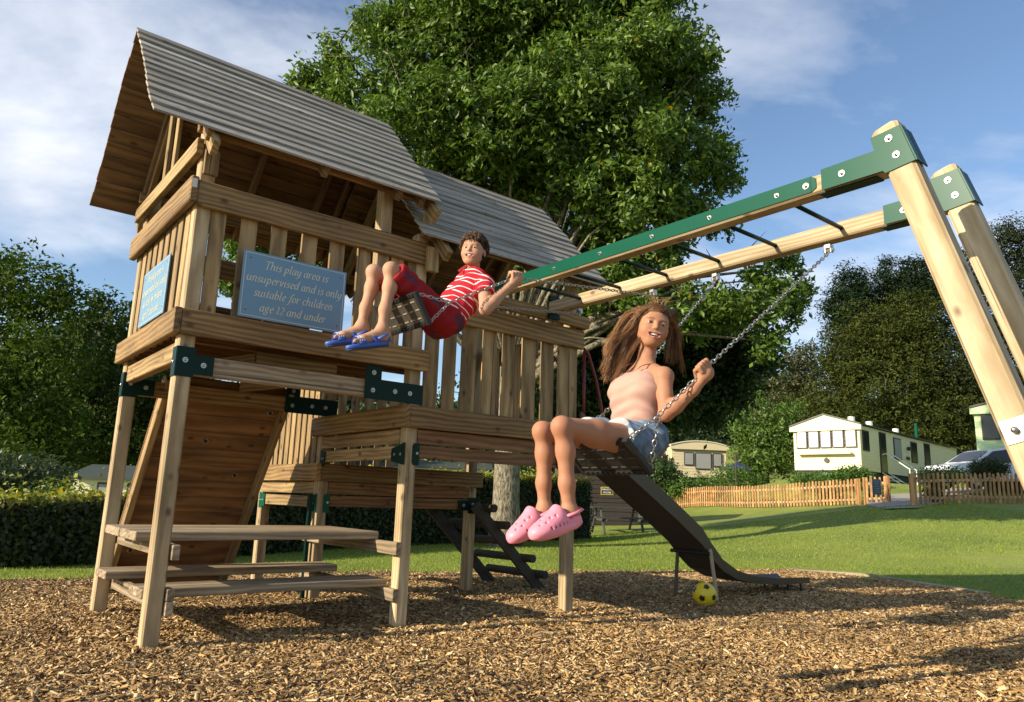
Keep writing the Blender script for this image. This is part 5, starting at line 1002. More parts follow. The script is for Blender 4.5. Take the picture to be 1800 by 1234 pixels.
class Head:
    def __init__(s,C,f,up,H):
        s.f=unit(f); u=np.array(up,float); s.u=unit(u-s.f*(u@s.f)); s.r=np.cross(s.f,s.u); s.H=H; s.o=np.array(C)-s.u*.5*H   # o = chin level on skull axis ; r = the figure's right... image side
        s.A=np.stack([s.r,s.f,s.u])
    def p(s,x,y,z): return s.o+(s.r*x+s.f*y+s.u*z)*s.H
    def loc(s,V): return (V-s.o)@s.A.T/s.H
    def build(s,F,neck,smile=1.0):
        H=s.H;A=s.A
        e=lambda c,r,k=.03,neg=False: F.ell(s.p(*c),A,np.array(r)*H,k*H*1.0,neg)
        c=lambda a,b,r1,r2,k=.03,neg=False: F.cap(s.p(*a),s.p(*b),r1*H,r2*H,k*H,neg)
        e((0,-.06,.61),(.355,.415,.375),.05); e((0,.12,.38),(.305,.26,.33),.12); e((0,.15,.22),(.21,.20,.20),.12); e((0,.245,.075),(.085,.07,.06),.12)
        for q in (-1,1):
            e((q*.165,.225,.325),(.115,.11,.10),.10); c((q*.22,.03,.22),(q*.08,.20,.08),.07,.06,.10)
            e((q*.358,-.05,.43),(.030,.09,.115),.02); e((q*.380,-.02,.43),(.02,.045,.07),.015,True)
        c((-.15,.285,.56),(.15,.285,.56),.05,.05,.09)
        for q in (-1,1): e((q*.14,.375,.485),(.085,.06,.05),.05,True)
        for q in (-1,1):
            e((q*.14,.30,.485),(.076,.066,.058),.02); e((q*.14,.37,.478),(.062,.055,.0115),.010,True)
        c((0,.345,.52),(0,.410,.385),.026,.038,.05); e((0,.408,.378),(.046,.042,.036),.03)
        for q in (-1,1): e((q*.044,.382,.360),(.027,.032,.024),.02); e((q*.028,.412,.338),(.013,.015,.011),.01,True)
        # mouth
        w_=.14*smile
        for q in (-1,1):
            c((0,.385,.268),(q*w_*.6,.365,.272),.018,.016,.014); c((q*w_*.6,.365,.272),(q*w_,.315,.298),.016,.009,.014)
            c((0,.365,.170),(q*w_*.6,.345,.190),.022,.018,.016); c((q*w_*.6,.345,.190),(q*w_,.312,.285),.018,.009,.014)
        if smile>0: e((0,.37,.222),(w_*.70,.075,.034),.012,True)
        F.cap(s.p(0,-.12,.20),neck,.185*H,.20*H,.10*H)
    def tint(s,V,skin,lip=(.46,.20,.16),brow=(.13,.07,.04),flush=.35,smile=1.0):
        c=np.tile(np.array(skin,float),(len(V),1)); L_=s.loc(V); x,y,z=L_.T; hd=(np.abs(x)<.4)&(z>-.05)&(z<1.1)&(y>-.5)&(y<.6)
        w_=.14*smile; ax=np.abs(x)
        up=.268+.03*(ax/w_)**2; lo=.170+.115*(ax/w_)**2
        lipm=hd&(y>.22)&(ax<w_*.97)&(((np.abs(z-up)<.015)|(np.abs(z-lo)<.019)))
        c[lipm]=lip
        cav=hd&(ax<w_*.72)&(z<up-.018)&(z>lo+.018)&(y>.1); c[cav]=(.10,.02,.02)
        br=hd&(y>.2)&(ax>.06)&(ax<.235)&(np.abs(z-(.575-.9*(ax-.15)**2*3))<.017); c[br]=np.array(brow)*.6+np.array(skin)*.4
        ck=np.exp(-((ax-.17)**2/.006+(z-.33)**2/.010))*hd*(y>.1); nsx=np.exp(-((ax)**2/.003+(z-.375)**2/.003))*hd*(y>.35)
        mot=.5+.25*np.sin(V[:,0]*47+V[:,1]*31)*np.sin(V[:,2]*39)+.25*np.sin(V[:,0]*13-V[:,2]*17+V[:,1]*21); c=c*(1-np.array([.06,.12,.14])*mot[:,None])
        c=c*(1-flush*(ck+.5*nsx)[:,None]*np.array([.0,.18,.17])); ear=hd&(ax>.345); c[ear]*=np.array([1,.82,.78])
        return c
    def extras(s,root,iris,base):
        H=s.H
        for q in (-1,1):
            m=MB(); cc_=s.p(q*.14,.298,.485); m.sphere(tuple(cc_),.062*H,18,12); m.build('eyeball',EYEW,root,base,True)
            g=unit(CAMP-cc_)*.25+s.f*.75+s.u*.04; g=unit(g); Mx=Matrix.Translation(Vector(cc_+g*.052*H))@Vector(g).to_track_quat('Z','Y').to_matrix().to_4x4()
            m=MB(); m.sphere((0,0,0),.033*H,14,6,(1,1,.42),Mx); m.build('iris',iris,root,base,True); m=MB(); m.sphere((0,0,.009*H),.015*H,10,5,(1,1,.5),Mx); m.build('pupil',BLACKP,root,base,True)
            m=MB(); m.tube([s.p(q*.14+a*.078,.352-.9*abs(a)*.035,.508-abs(a)**2*.022) for a in (-1,-.5,0,.5,1)],[.002*H,.005*H,.0065*H,.005*H,.002*H],5); m.build('lashes',LASH,root,base,True)
    def teeth(s,root,base,smile=1.0):
        H=s.H; n=8
        for i in range(n):
            a=(i-(n-1)/2)/(n/2); x=a*.095*smile; wdt=.0225*smile*(1.15 if abs(a)<.3 else .9); p=s.p(x,.352-.05*a*a,.236+.03*a*a); Mx=Matrix(((s.r[0],s.f[0],s.u[0],p[0]),(s.r[1],s.f[1],s.u[1],p[1]),(s.r[2],s.f[2],s.u[2],p[2]),(0,0,0,1)))
            V,Fc=cbox(wdt*H,.02*H,.046*H,.005*H); meshobj('tooth',V,Fc,TOOTH,root,base@Mx,True)
EYEW=plain('eye_white',(.50,.47,.43),.3); BROWN_I=plain('iris_brown',(.07,.035,.015),.15); GREY_I=plain('iris_grey_green',(.035,.035,.025),.15); LASH=plain('lash',(.02,.012,.01),.7); TOOTH=plain('tooth',(.80,.77,.68),.25)
def fist(F,G,c,wrist,s=1.0,r=.036):
    G=np.array(G,float);c=unit(c); b=CAMP-G; b=unit(b-c*(b@c)); w_=np.array(wrist)-G; w_=unit(w_-c*(w_@c)-b*(w_@b)*.6)
    P=lambda x,y,z: G+(c*x+b*y+w_*z)*s
    F.ell(P(0,.014,.016),np.stack([c,b,unit(np.cross(c,b))]),np.array([.046,.021,.034])*s,.014)
    F.cap(P(0,.010,.020),wrist,.027*s,r*.86,.02)
    for i,l in enumerate((.90,1.0,.97,.82)):
        t=(-1.5+i)*.0205*(1 if (c@np.array([0,0,1]))<0 else -1)
        F.cap(P(t,.020,.0),P(t,.016,-.030*l),.0115*s,.0112*s,.003); F.cap(P(t,.016,-.030*l),P(t,-.016,-.034*l),.0112*s,.0100*s,.002); F.cap(P(t,-.016,-.034*l),P(t,-.026,-.008),.0100*s,.0088*s,.002)
    q=-1 if (c@np.array([0,0,1]))<0 else 1
    F.cap(P(q*.030,.006,.034),P(q*.036,-.014,.014),.0150*s,.0125*s,.008); F.cap(P(q*.036,-.014,.014),P(q*.020,-.030,-.006),.0120*s,.0098*s,.003)
def strands(name,curves,mat,root,base,r0=.0022,r1=.0004,nseg=8,n=3,cols=None,wave=None):
    V=[];Fc=[];C=[]; ts=np.linspace(0,1,nseg+1)
    for ci,(p0,p1,p2,p3) in enumerate(curves):
        p0,p1,p2,p3=map(np.array,(p0,p1,p2,p3)); pts=[(1-t)**3*p0+3*(1-t)**2*t*p1+3*(1-t)*t*t*p2+t**3*p3 for t in ts]
        if wave is not None:
            A_,fq,phs=wave[ci]; tn=unit(p3-p0+1e-6); s1=unit(np.cross(tn,[.2,1,.1])); pts=[p+s1*A_*min(1,t*2.5)*math.sin(fq*t*6.28+phs) for p,t in zip(pts,ts)]
        o=len(V); a=unit(np.cross(pts[1]-pts[0],[.3,.2,.9])+1e-6)
        for i,p in enumerate(pts):
            d=unit(pts[min(i+1,nseg)]-pts[max(i-1,0)]+1e-9); a=unit(a-d*(a@d)); b=np.cross(d,a); r=r0*(1-ts[i])**.6+r1
            for k in range(n): q=2*math.pi*k/n; V.append(p+(a*math.cos(q)+b*math.sin(q)*.6)*r); C.append(cols[ci])
        for i in range(nseg):
            for k in range(n): Fc.append((o+i*n+k,o+i*n+(k+1)%n,o+(i+1)*n+(k+1)%n,o+(i+1)*n+k))
    return meshobj(name,np.array(V),np.array(Fc),mat,root,base,True,np.array(C))
HAIRM=vcolmat('hair',.42,spec=.45); HAIRC=vcolmat('hair_base',.9,spec=.05)
def G3(px,py,v): return np.array(P3(px,py,v))
VX=np.array([0,1.,0])
def limbset(F,pts,rs,k=.02):
    for a,b,r1,r2 in zip(pts[:-1],pts[1:],rs[:-1],rs[1:]): F.cap(a,b,r1,r2,k)
# ---------------- girl
gp=G3(1118,772,-2.24); gch=G3(1118,690,-2.24); gnk=G3(1135,636,-2.23)
LS=G3(1167,662,-2.40); RS=G3(1098,658,-2.06); LE=G3(1170,728,-2.455); LW=G3(1219,686,-2.57); LG=np.array(gGrip)
RE=G3(1092,722,-1.99); RG=np.array(gGf); RW=RG+unit(RE-RG)*.07
LH=G3(1112,776,-2.335); RH=G3(1100,772,-2.13); LK=G3(987,750,-2.37); RK=G3(953,758,-2.13); LA=G3(1001,898,-2.37); RA=G3(957,893,-2.13)
gh=Head(G3(1147,573,-2.25),tv((.08,-1,-.02)),tv((.22,0,1)),.248)
def leg(F,hip,knee,ank,k=1.0,thigh=.085,cut=None):
    hip,knee,ank=map(np.array,(hip,knee,ank)); F.cap(hip,hip*.45+knee*.55,thigh*k,thigh*.80*k,.03); F.cap(hip*.45+knee*.55,knee,thigh*.80*k,.051*k,.03)
    F.ell(knee,np.eye(3),np.array([.052,.049,.052])*k,.02)
    d=ank-knee; bk=unit(np.array([d[2],0,-d[0]])); bk=bk if bk[0]>0 else -bk
    c1=knee+d*.30+bk*.012*k; c2=knee+d*.68; F.cap(knee,c1,.045*k,.046*k,.02); F.cap(c1,c2,.046*k,.037*k,.03); F.cap(c2,ank,.040*k,.033*k,.03)
F=Field((.92,-2.74,.72),(2.06,-1.86,2.03),.0043)
F.cap(gp-VX*.075,gp+VX*.075,.098,.098,.03); wst=gp*.5+gch*.5; F.cap(gp-VX*.05,wst-VX*.040,.090,.077,.03); F.cap(gp+VX*.05,wst+VX*.040,.090,.077,.03); F.cap(wst-VX*.040,gch-VX*.056,.077,.086,.04); F.cap(wst+VX*.040,gch+VX*.056,.077,.086,.04)
up_=gch*.35+gnk*.65-np.array([0,0,.03]); F.cap(gch-VX*.05,up_-VX*.05,.088,.062,.04); F.cap(gch+VX*.05,up_+VX*.05,.088,.062,.04); F.cap(gnk-np.array([0,0,.045]),LS,.048,.046,.035); F.cap(gnk-np.array([0,0,.045]),RS,.048,.046,.035)
F.ell(LS,np.eye(3),(.049,.047,.049),.02); F.ell(RS,np.eye(3),(.049,.047,.049),.02)
limbset(F,[LS,LS*.5+LE*.5,LE],[.044,.040,.034],.014); limbset(F,[LE,LE*.65+LW*.35,LW],[.038,.040,.027],.014)
limbset(F,[RS,RE],[.049,.038],.012); limbset(F,[RE,RW],[.038,.027],.012)
cN=unit(np.array(GH[0])-LG); fist(F,LG,cN,LW,1.12,.029); cF_=unit(np.array(GH[1])-RG); fist(F,RG,cF_,RW,1.12,.029)
leg(F,LH,LK,LA,.87,.092); leg(F,RH,RK,RA,.87,.092)
def foot(F,ank,toe,k=1.0,toes=False,side=1):
    ank=np.array(ank);toe=np.array(toe); heel=ank+np.array([.02,0,-.045])*k; F.cap(ank,heel,.036*k,.034*k,.02); ball_=toe*.72+heel*.28; F.cap(ank*.6+heel*.4,ball_,.036*k,.026*k,.03); F.cap(heel,ball_,.032*k,.026*k,.02); F.cap(ball_-VX*.016*k,ball_+VX*.016*k,.022*k,.022*k,.02)
    if toes:
        dr=unit(toe-ball_)
        for i in range(5):
            o=VX*(i-2)*.0145*k*side; F.cap(ball_+o,ball_+o+dr*(.058-.006*i)*k,.0115*k if i else .014*k,.0100*k if i else .0125*k,.004)
    else: F.cap(ball_,toe,.024*k,.02*k,.02)
LT=G3(950,930,-2.37); RT=G3(915,938,-2.13); foot(F,LA,LT); foot(F,RA,RT)
gh.build(F,gnk-np.array([0,0,.02]),1.3)
V,Q=F.mesh(); c=gh.tint(V,(.40,.20,.115),smile=1.3)
for kk in (LK,RK,LE): c*=1-np.array([0,.16,.18])*np.exp(-((V-kk)**2).sum(1)/.003)[:,None]; 
gM=TM@Matrix.Translation(Vector(gp)); girl=empty('person',gM,'long-haired girl in pink strappy top, denim shorts and pink clogs, laughing on the nearer swing','person')
meshobj('body',V,Q,SKINM,girl,TM,True,c); gh.extras(girl,GREY_I,TM); gh.teeth(girl,TM,1.3)
def clothmesh(F,name,root,colf,mat=None):
    V,Q=F.mesh(); return meshobj(name,V,Q,mat or CLOTH,root,TM,True,colf(V))
# pink top
F=Field((1.45,-2.56,1.15),(2.0,-1.94,1.72),.0045); e_=.008
F.cap(gp-VX*.05+np.array([0,0,.03]),wst-VX*.040,.094+e_,.079+e_,.03); F.cap(gp+VX*.05+np.array([0,0,.03]),wst+VX*.040,.094+e_,.079+e_,.03); F.cap(wst-VX*.040,gch-VX*.058,.079+e_,.088+e_,.04); F.cap(wst+VX*.040,gch+VX*.058,.079+e_,.088+e_,.04); F.cap(gch-VX*.05,up_-VX*.05,.089+e_,.063+e_,.04); F.cap(gch+VX*.05,up_+VX*.05,.089+e_,.063+e_,.04)
ta=unit(gnk-gp); fw=unit(np.array([-1,0,0])-ta*(np.array([-1,0,0])@ta)); F.cut(gch+ta*.118,ta*.9-fw*-.30); F.cut(gp+ta*.045,-ta)
F.wrinkle(lambda x,y,z:.0060*np.sin(((x-gp[0])*ta[0]+(y-gp[1])*ta[1]+(z-gp[2])*ta[2])*105+np.sin((y-gp[1])*16)*1.9+(x-gp[0])*22)*np.clip(1.2-((z-gp[2])/.30),.15,1)+.0022*np.sin((z-gp[2])*61+y*47+x*31))
clothmesh(F,'strappy_top',girl,lambda V:np.tile(np.array([.47,.28,.225]),(len(V),1)))
def strap(a,b,push,name,mat,root,r=.0042,n=7):
    m=MB(); a=np.array(a);b=np.array(b); m.tube([tuple(a+(b-a)*t+np.array(push)*math.sin(math.pi*t)) for t in np.linspace(0,1,n)],r,6); return m.build(name,mat,root,TM,True)
STRAPM=plain('strap_mauve',(.42,.22,.20),.7)
for q,S_ in ((-1,LS),(1,RS)):
    b0=gnk-np.array([0,0,.045]); tp=b0*.50+S_*.50+np.array([0,0,.050])+fw*.006; fr=gch+VX*q*.060+ta*.100+fw*.076; bk=gch+VX*q*.06+ta*.07-fw*.09
    strap(fr,tp,fw*.016,'shoulder_strap',STRAPM,girl,.0038); strap(tp,bk,-fw*.02,'shoulder_strap',STRAPM,girl,.0038)
# denim shorts
F=Field((1.30,-2.52,1.05),(1.85,-1.98,1.42),.0045); F.cap(gp-VX*.075,gp+VX*.075,.108,.108,.03); F.cap(gp-VX*.05,gp*.75+wst*.25-VX*.048,.104,.098,.03); F.cap(gp+VX*.05,gp*.75+wst*.25+VX*.048,.104,.098,.03)
for h_,k_ in ((LH,LK),(RH,RK)): F.cap(h_,h_*.45+k_*.55,.100,.092,.02)
dl=unit(LK-LH); F.cut(LH+dl*.115,dl); F.cut(gp+ta*.075,ta)
F.wrinkle(lambda x,y,z:.0048*np.sin(x*70+z*55+y*25)+.003*np.sin(x*33-z*90))
def den(V):
    s_=(V-LH)@dl; n=np.sin(V[:,0]*90+V[:,2]*60)*np.sin(V[:,1]*80)*.5+.5; c=np.array([.085,.14,.22])*(1-n[:,None]*.6)+np.array([.26,.33,.41])*n[:,None]*.6; c[s_>.109]=(.38,.40,.41); c[((V-gp)@ta)>.060]*=.8; return c
clothmesh(F,'denim_shorts',girl,den)
# girl's hair
def cap_hair(hd,root,col_,amp=.012,front=.33,thick=.045,seed=1):
    H=hd.H; lo=hd.p(0,0,.5)-H*.75; F=Field(lo,lo+H*1.5,.0055); F.ell(hd.p(0,-.08,.63),hd.A,np.array([.365+thick*.5,.42+thick*.6,.375+thick])*H,.01); F.ell(hd.p(0,-.30,.38),hd.A,np.array([.27,.22,.30])*H,.05*H)
    F.ell(hd.p(0,.32,.39),hd.A,np.array([.31,.40,.385])*H,.05*H,True)
    F.ell(hd.p(0,.12,.20),hd.A,np.array([.34,.26,.30])*H,.05*H,True)
    F.wrinkle(lambda x,y,z: amp*H*(np.sin(x*95+seed)*np.sin(y*88)+np.sin(z*120+x*60)))
    V,Q=F.mesh(); n=RNG.uniform(.7,1.25,(len(V),1)); return meshobj('hair_cap',V,Q,HAIRC,root,TM,True,np.array(col_)[None]*n)
cap_hair(gh,girl,(.085,.042,.019),thick=.025,amp=.006)
cur=[];hc=[];wvs=[]
def root_on(hd,th,ph):   # th from crown, ph around: 0=front
    x=math.sin(th)*math.sin(ph);y=math.sin(th)*math.cos(ph);z=math.cos(th); return hd.p(x*.37,-.08+y*.43,.63+z*.385),unit(hd.r*x+hd.f*y+hd.u*z)
rdir=np.array(TI.to_3x3()@Vector((1,0,0)))   # to the right seen from the path
rn=random.Random(5)
def gauss3(s_): return np.array([rn.gauss(0,s_),rn.gauss(0,s_),rn.gauss(0,s_)])
for L_i in range(170):
    front=L_i<70
    if front:
        q=rn.choice((-1,1)); ph=q*min(1.3,abs(rn.gauss(0,.75))); th=1.14+.14*abs(ph)
    else:
        th=min(abs(rn.gauss(.2,.8)),1.8); ph=rn.uniform(1.0,2*math.pi-1.0); q=1 if ph<math.pi else -1
    p0,n0=root_on(gh,th,ph); left=(n0@rdir)<(.30 if front else .40) or rn.random()<.15
    if left:
        t=rn.random(); e=G3(1060+rn.gauss(6,9)+36*t,652+rn.gauss(0,12)-22*t-(25 if rn.random()<.3 else 0),-2.06+rn.gauss(0,.04)); bend=np.array([0,0,rn.uniform(.10,.15)])+rdir*rn.uniform(.015,.055)
    else:
        e=G3(1182+rn.gauss(2,5),612+rn.gauss(0,16),-2.21+rn.gauss(0,.025)); bend=np.array([0,0,.12])+rdir*rn.uniform(0,.015)
    if front: m1,nm=root_on(gh,.70,ph*1.35+.3*q); q1=m1+nm*.018
    else: q1=p0+n0*.020
    A_=rn.uniform(.008,.020); fq=rn.uniform(.9,1.6); phs=rn.uniform(0,6.28); kb=rn.random()**1.2; ns_=44 if front else 36
    for _ in range(ns_):
        dth=rn.gauss(0,.055); dph=rn.gauss(0,.10); pp,np_=root_on(gh,max(.02,th+dth),ph+dph)
        cur.append((pp,q1+gauss3(.010),e+bend+gauss3(.010),e+gauss3(.011)+np.array([0,0,rn.gauss(0,.016)]))); k=min(1,max(0,kb+rn.gauss(0,.18))); hc.append(np.array([.055,.026,.011])*(1-k)+np.array([.36,.175,.068])*k); wvs.append((A_*rn.uniform(.8,1.2),fq,phs+rn.gauss(0,.25)))
for i in range(46):              # fly-away wisps above the head
    p,nrm=root_on(gh,rn.uniform(0,.6),rn.uniform(0,6.28)); e=p+np.array([0,0,rn.uniform(.01,.06)])+rdir*rn.gauss(.02,.05); cur.append((p,p+nrm*.04,e-rdir*.02,e)); hc.append(np.array([.22,.12,.05])); wvs.append((.004,1,0))
e=G3(1190,508,-2.2); p,nrm=root_on(gh,.2,1.5)
for j in range(4): cur.append((p,p+rdir*.10+np.array([0,0,.06]),e+np.array([0,0,-.05])+rdir*.03,e+rdir*.01*j)); hc.append(np.array([.25,.14,.06])); wvs.append((.004,1,0))
strands('hair',cur,HAIRM,girl,TM,.0014,.0005,11,3,hc,wvs)
# clogs
PINK=vcolmat('pink_foam',.5,spec=.4)
def clog(ank,toe,root,k=1.0):
    ank=np.array(ank);toe=np.array(toe)+0; fwd=toe-ank; fwd=unit(fwd*np.array([1,0,1])); 
    hl=ank+np.array([.03,0,-.058]); fwd=unit((toe+np.array([-.02,0,-.03]))-hl); upv=unit(np.cross(np.cross(fwd,[0,0,1]),fwd)); sd=np.cross(fwd,upv); A=np.stack([fwd,sd,upv]); L0=.27*k; P=lambda x,y,z: hl+(fwd*x+sd*y+upv*z)*k
    lo=hl+fwd*.12-.2; F=Field(lo,lo+.4,.0042)
    F.ell(P(.105,0,.004),A,np.array([.150,.054,.022])*k,.01); F.ell(P(.175,0,.022),A,np.array([.082,.060,.040])*k,.02); F.ell(P(.11,0,.035),A,np.array([.085,.052,.050])*k,.03); F.ell(P(.015,0,.028),A,np.array([.05,.046,.042])*k,.02)
    F.cap(P(.10,0,.052),P(.085,0,.078),.040*k,.034*k,.03)
    F.cap(P(.012,0,.035),P(.020,0,.16),.033*k,.045*k,.006,True); F.cap(P(.05,0,.045),P(.03,0,.17),.037*k,.05*k,.008,True)
    for (x,y,z) in ((.215,-.022,.052),(.215,.018,.052),(.185,-.034,.056),(.185,.0,.064),(.185,.034,.056),(.155,-.028,.069),(.155,.012,.074),(.128,-.036,.074),(.128,.020,.082)): F.ell(P(x,y,z),A,np.array([.0065,.0065,.010])*k,.001,True)
    for i in range(6):
        for s_ in (-1,1): F.ell(P(.06+.024*i,s_*(.052-.0*i),.030),A,np.array([.0055,.010,.0075])*k,.001,True)
    V,Q=F.mesh(); l_=(V-hl)@A.T; c=np.tile(np.array([.78,.26,.33]),(len(V),1)); cl_=meshobj('clog',V,Q,PINK,root,TM,True,c)
    m=MB(); m.tube([P(.075,-.046,.058),P(.02,-.054,.060),P(-.03,-.040,.062),P(-.046,0,.062),P(-.03,.040,.062),P(.02,.054,.060),P(.075,.046,.058)],.0075*k,8,flat=.5); meshobj('heel_strap',m.V,m.F,PINK,cl_,TM,True,np.tile(np.array([.74,.22,.30]),(len(m.V),1)))
clog(LA,G3(935,938,-2.37),girl,1.0); clog(RA,G3(898,946,-2.13),girl,1.0)
# ---------------- boy
bp_=G3(778,562,-.85); bch=G3(818,520,-.85); bnk=G3(835,482,-.85)
LS=G3(852,500,-1.005); RS=G3(818,508,-.70); LE=G3(853,544,-1.12); LG=np.array(bGrip); LW=G3(893,506,-1.145); RG=np.array(bGf); RE=G3(835,548,-.62); RW=RG+unit(RE-RG)*.06
LH=G3(774,556,-.915); RH=G3(772,556,-.785); LK=G3(687,474,-.935); RK=G3(657,478,-.775); LA=G3(672,578,-.95); RA=G3(636,572,-.775)
bh=Head(G3(832,441,-.86),tv((-.25,-1,.04)),tv((.05,0,1)),.225)
F=Field((.62,-1.30,1.72),(1.98,-.38,2.80),.0045)
bta=unit(bnk-bp_); bfw=np.array([-1.,0,0]); bfw=unit(bfw-bta*(bfw@bta)); bw=bp_*.5+bch*.5; bup=bnk-bta*.055
def btorso(F,e):
    F.cap(bp_-VX*.055,bp_+VX*.055,.098+e,.098+e,.03); F.cap(bp_-VX*.045,bch-VX*.055,.094+e,.092+e,.04); F.cap(bp_+VX*.045,bch+VX*.055,.094+e,.092+e,.04); F.cap(bch-VX*.05,bup-VX*.05,.092+e,.062+e,.04); F.cap(bch+VX*.05,bup+VX*.05,.092+e,.062+e,.04); F.cap(bup,LS,.055+e,.048+e,.03); F.cap(bup,RS,.055+e,.048+e,.03)
btorso(F,0); limbset(F,[LS,LE],[.048,.038],.014); limbset(F,[LE,LE*.65+LW*.35,LW],[.040,.040,.027],.014); limbset(F,[RS,RE,RW],[.048,.038,.027],.014)
fist(F,LG,unit(np.array(BH[0])-LG),LW,1.10,.028); fist(F,RG,unit(np.array(BH[1])-RG),RW,1.10,.028)
leg(F,LH,LK,LA,.88,.088); leg(F,RH,RK,RA,.88,.088); LT=G3(620,600,-.955); RT=G3(586,593,-.775); foot(F,LA,LT,1.0,True,1); foot(F,RA,RT,1.0,True,1)
bh.build(F,bnk-bta*.02,1.2)
V,Q=F.mesh(); c=bh.tint(V,(.47,.27,.17),smile=1.2)
bM=TM@Matrix.Translation(Vector(bp_)); boy=empty('person',bM,'dark-haired boy in red striped polo shirt and blue sandals, leaning back on the high swing','person')
meshobj('body',V,Q,SKINM,boy,TM,True,c); bh.extras(boy,BROWN_I,TM); bh.teeth(boy,TM,1.1)
F=Field((1.18,-1.26,1.88),(1.98,-.42,2.60),.0045); btorso(F,.011); ua=unit(LE-LS); ub=unit(RE-RS); 
F.cut(bnk+bta*.012,bta)
S2=Field((1.18,-1.26,1.88),(1.98,-.42,2.60),.0045); S2.cap(LS,LS+ua*.13,.058,.066,.0); S2.cut(LS+ua*.105,ua); S3=Field((1.18,-1.26,1.88),(1.98,-.42,2.60),.0045); S3.cap(RS,RS+ub*.13,.058,.066,.0); S3.cut(RS+ub*.105,ub)
for T_ in (S2,S3): h=np.maximum(.02-np.abs(F.D-T_.D),0)/.02; F.D=np.minimum(F.D,T_.D)-h*h*.005
F.cut(bp_+bta*.015,-bta)
F.wrinkle(lambda x,y,z:.0055*np.sin(x*48+z*62+y*31)+.0035*np.sin(x*90-y*50+z*20)*np.clip((2.35-z)*4,.2,1))
def stripes(V):
    s_=(V-bp_)@bta+.006*np.sin(V[:,1]*30+V[:,0]*22)+.018*((V-bp_)@bfw)*1.2; la=(V-LS)@ua; dist=np.linalg.norm(V-LS-np.clip(la,0,.14)[:,None]*ua,axis=1); slv=(la>.03)&(dist<.078); s_=np.where(slv,la+.01,s_)
    lb=(V-RS)@ub; dist=np.linalg.norm(V-RS-np.clip(lb,0,.14)[:,None]*ub,axis=1); slv=(lb>.03)&(dist<.078); s_=np.where(slv,lb+.01,s_)
    return np.stack([s_+.5,s_*0,s_*0],1)
SHM=cloth('striped_jersey'); n_=SHM.node_tree.nodes; l_=SHM.node_tree.links; vc=[q for q in n_ if q.bl_idname=='ShaderNodeVertexColor'][0]
sp_=n_.new('ShaderNodeSeparateColor'); l_.new(vc.outputs[0],sp_.inputs[0]); dv_=n_.new('ShaderNodeMath'); dv_.operation='DIVIDE'; l_.new(sp_.outputs[0],dv_.inputs[0]); dv_.inputs[1].default_value=.045; fr_=n_.new('ShaderNodeMath'); fr_.operation='FRACT'; l_.new(dv_.outputs[0],fr_.inputs[0])
rp=n_.new('ShaderNodeValToRGB'); l_.new(fr_.outputs[0],rp.inputs[0]); e=rp.color_ramp.elements; e[0].position=0; e[0].color=(.80,.72,.70,1); e[1].position=.185; e[1].color=(.50,.018,.030,1); x_=rp.color_ramp.elements.new(.165); x_.color=(.80,.72,.70,1); x_=rp.color_ramp.elements.new(.985); x_.color=(.50,.018,.030,1); l_.new(rp.outputs[0],n_['Principled BSDF'].inputs['Base Color'])
clothmesh(F,'polo_shirt',boy,stripes,SHM)
F=Field(bnk-.16,bnk+.16,.0042); F.cap(bnk-bta*.02,bnk+bta*.028,.066,.060,.01); F.cap(bnk-bta*.05,bnk+bta*.06,.053,.050,.002,True); F.cut(bnk+bta*.022,bta*1-bfw*.35); F.cut(bnk-bta*.02,-bta); F.ell(bnk+bfw*.075,np.eye(3),(.02,.018,.05),.004,True)
clothmesh(F,'collar',boy,lambda V:np.where((((V-bnk)@bta)>.012)[:,None],np.array([[.62,.10,.10]]),np.array([[.44,.02,.028]])))
m=MB(); m.tube([tuple(bnk+bfw*.085-bta*.005-VX*.004),tuple(bnk+bfw*.108-bta*.085-VX*.004)],.012,8,flat=.3); m.build('placket',plain('placket_red',(.40,.02,.025),.8),boy,TM)
# boy's shorts
F=Field((.78,-1.14,1.80),(1.60,-.56,2.50),.0045); F.cap(bp_-VX*.05,bp_+VX*.05,.113,.113,.03); F.cap(bp_-VX*.045,bp_+bta*.03-VX*.045,.108,.106,.03); F.cap(bp_+VX*.045,bp_+bta*.03+VX*.045,.108,.106,.03)
for h_,k_ in ((LH,LK),(RH,RK)): F.cap(h_,h_*.3+k_*.7,.094,.083,.015); F.cap(h_*.3+k_*.7,k_,.083,.080,.01)
dl2=unit(LK-LH); F.cut(LK-dl2*.030,dl2); F.cut(bp_+bta*.055,bta)
F.wrinkle(lambda x,y,z:.0060*np.sin(x*34+z*58+y*20+np.sin(y*25)*1.4)+.0035*np.sin(x*77-z*42+y*33))
def shc(V): n=(np.sin(V[:,0]*26+V[:,2]*19+1)*np.sin(V[:,1]*30+V[:,2]*31)>.45)[:,None]; return np.where(n,np.array([[.10,.035,.06]]),np.array([[.27,.018,.022]]))
clothmesh(F,'shorts',boy,shc)
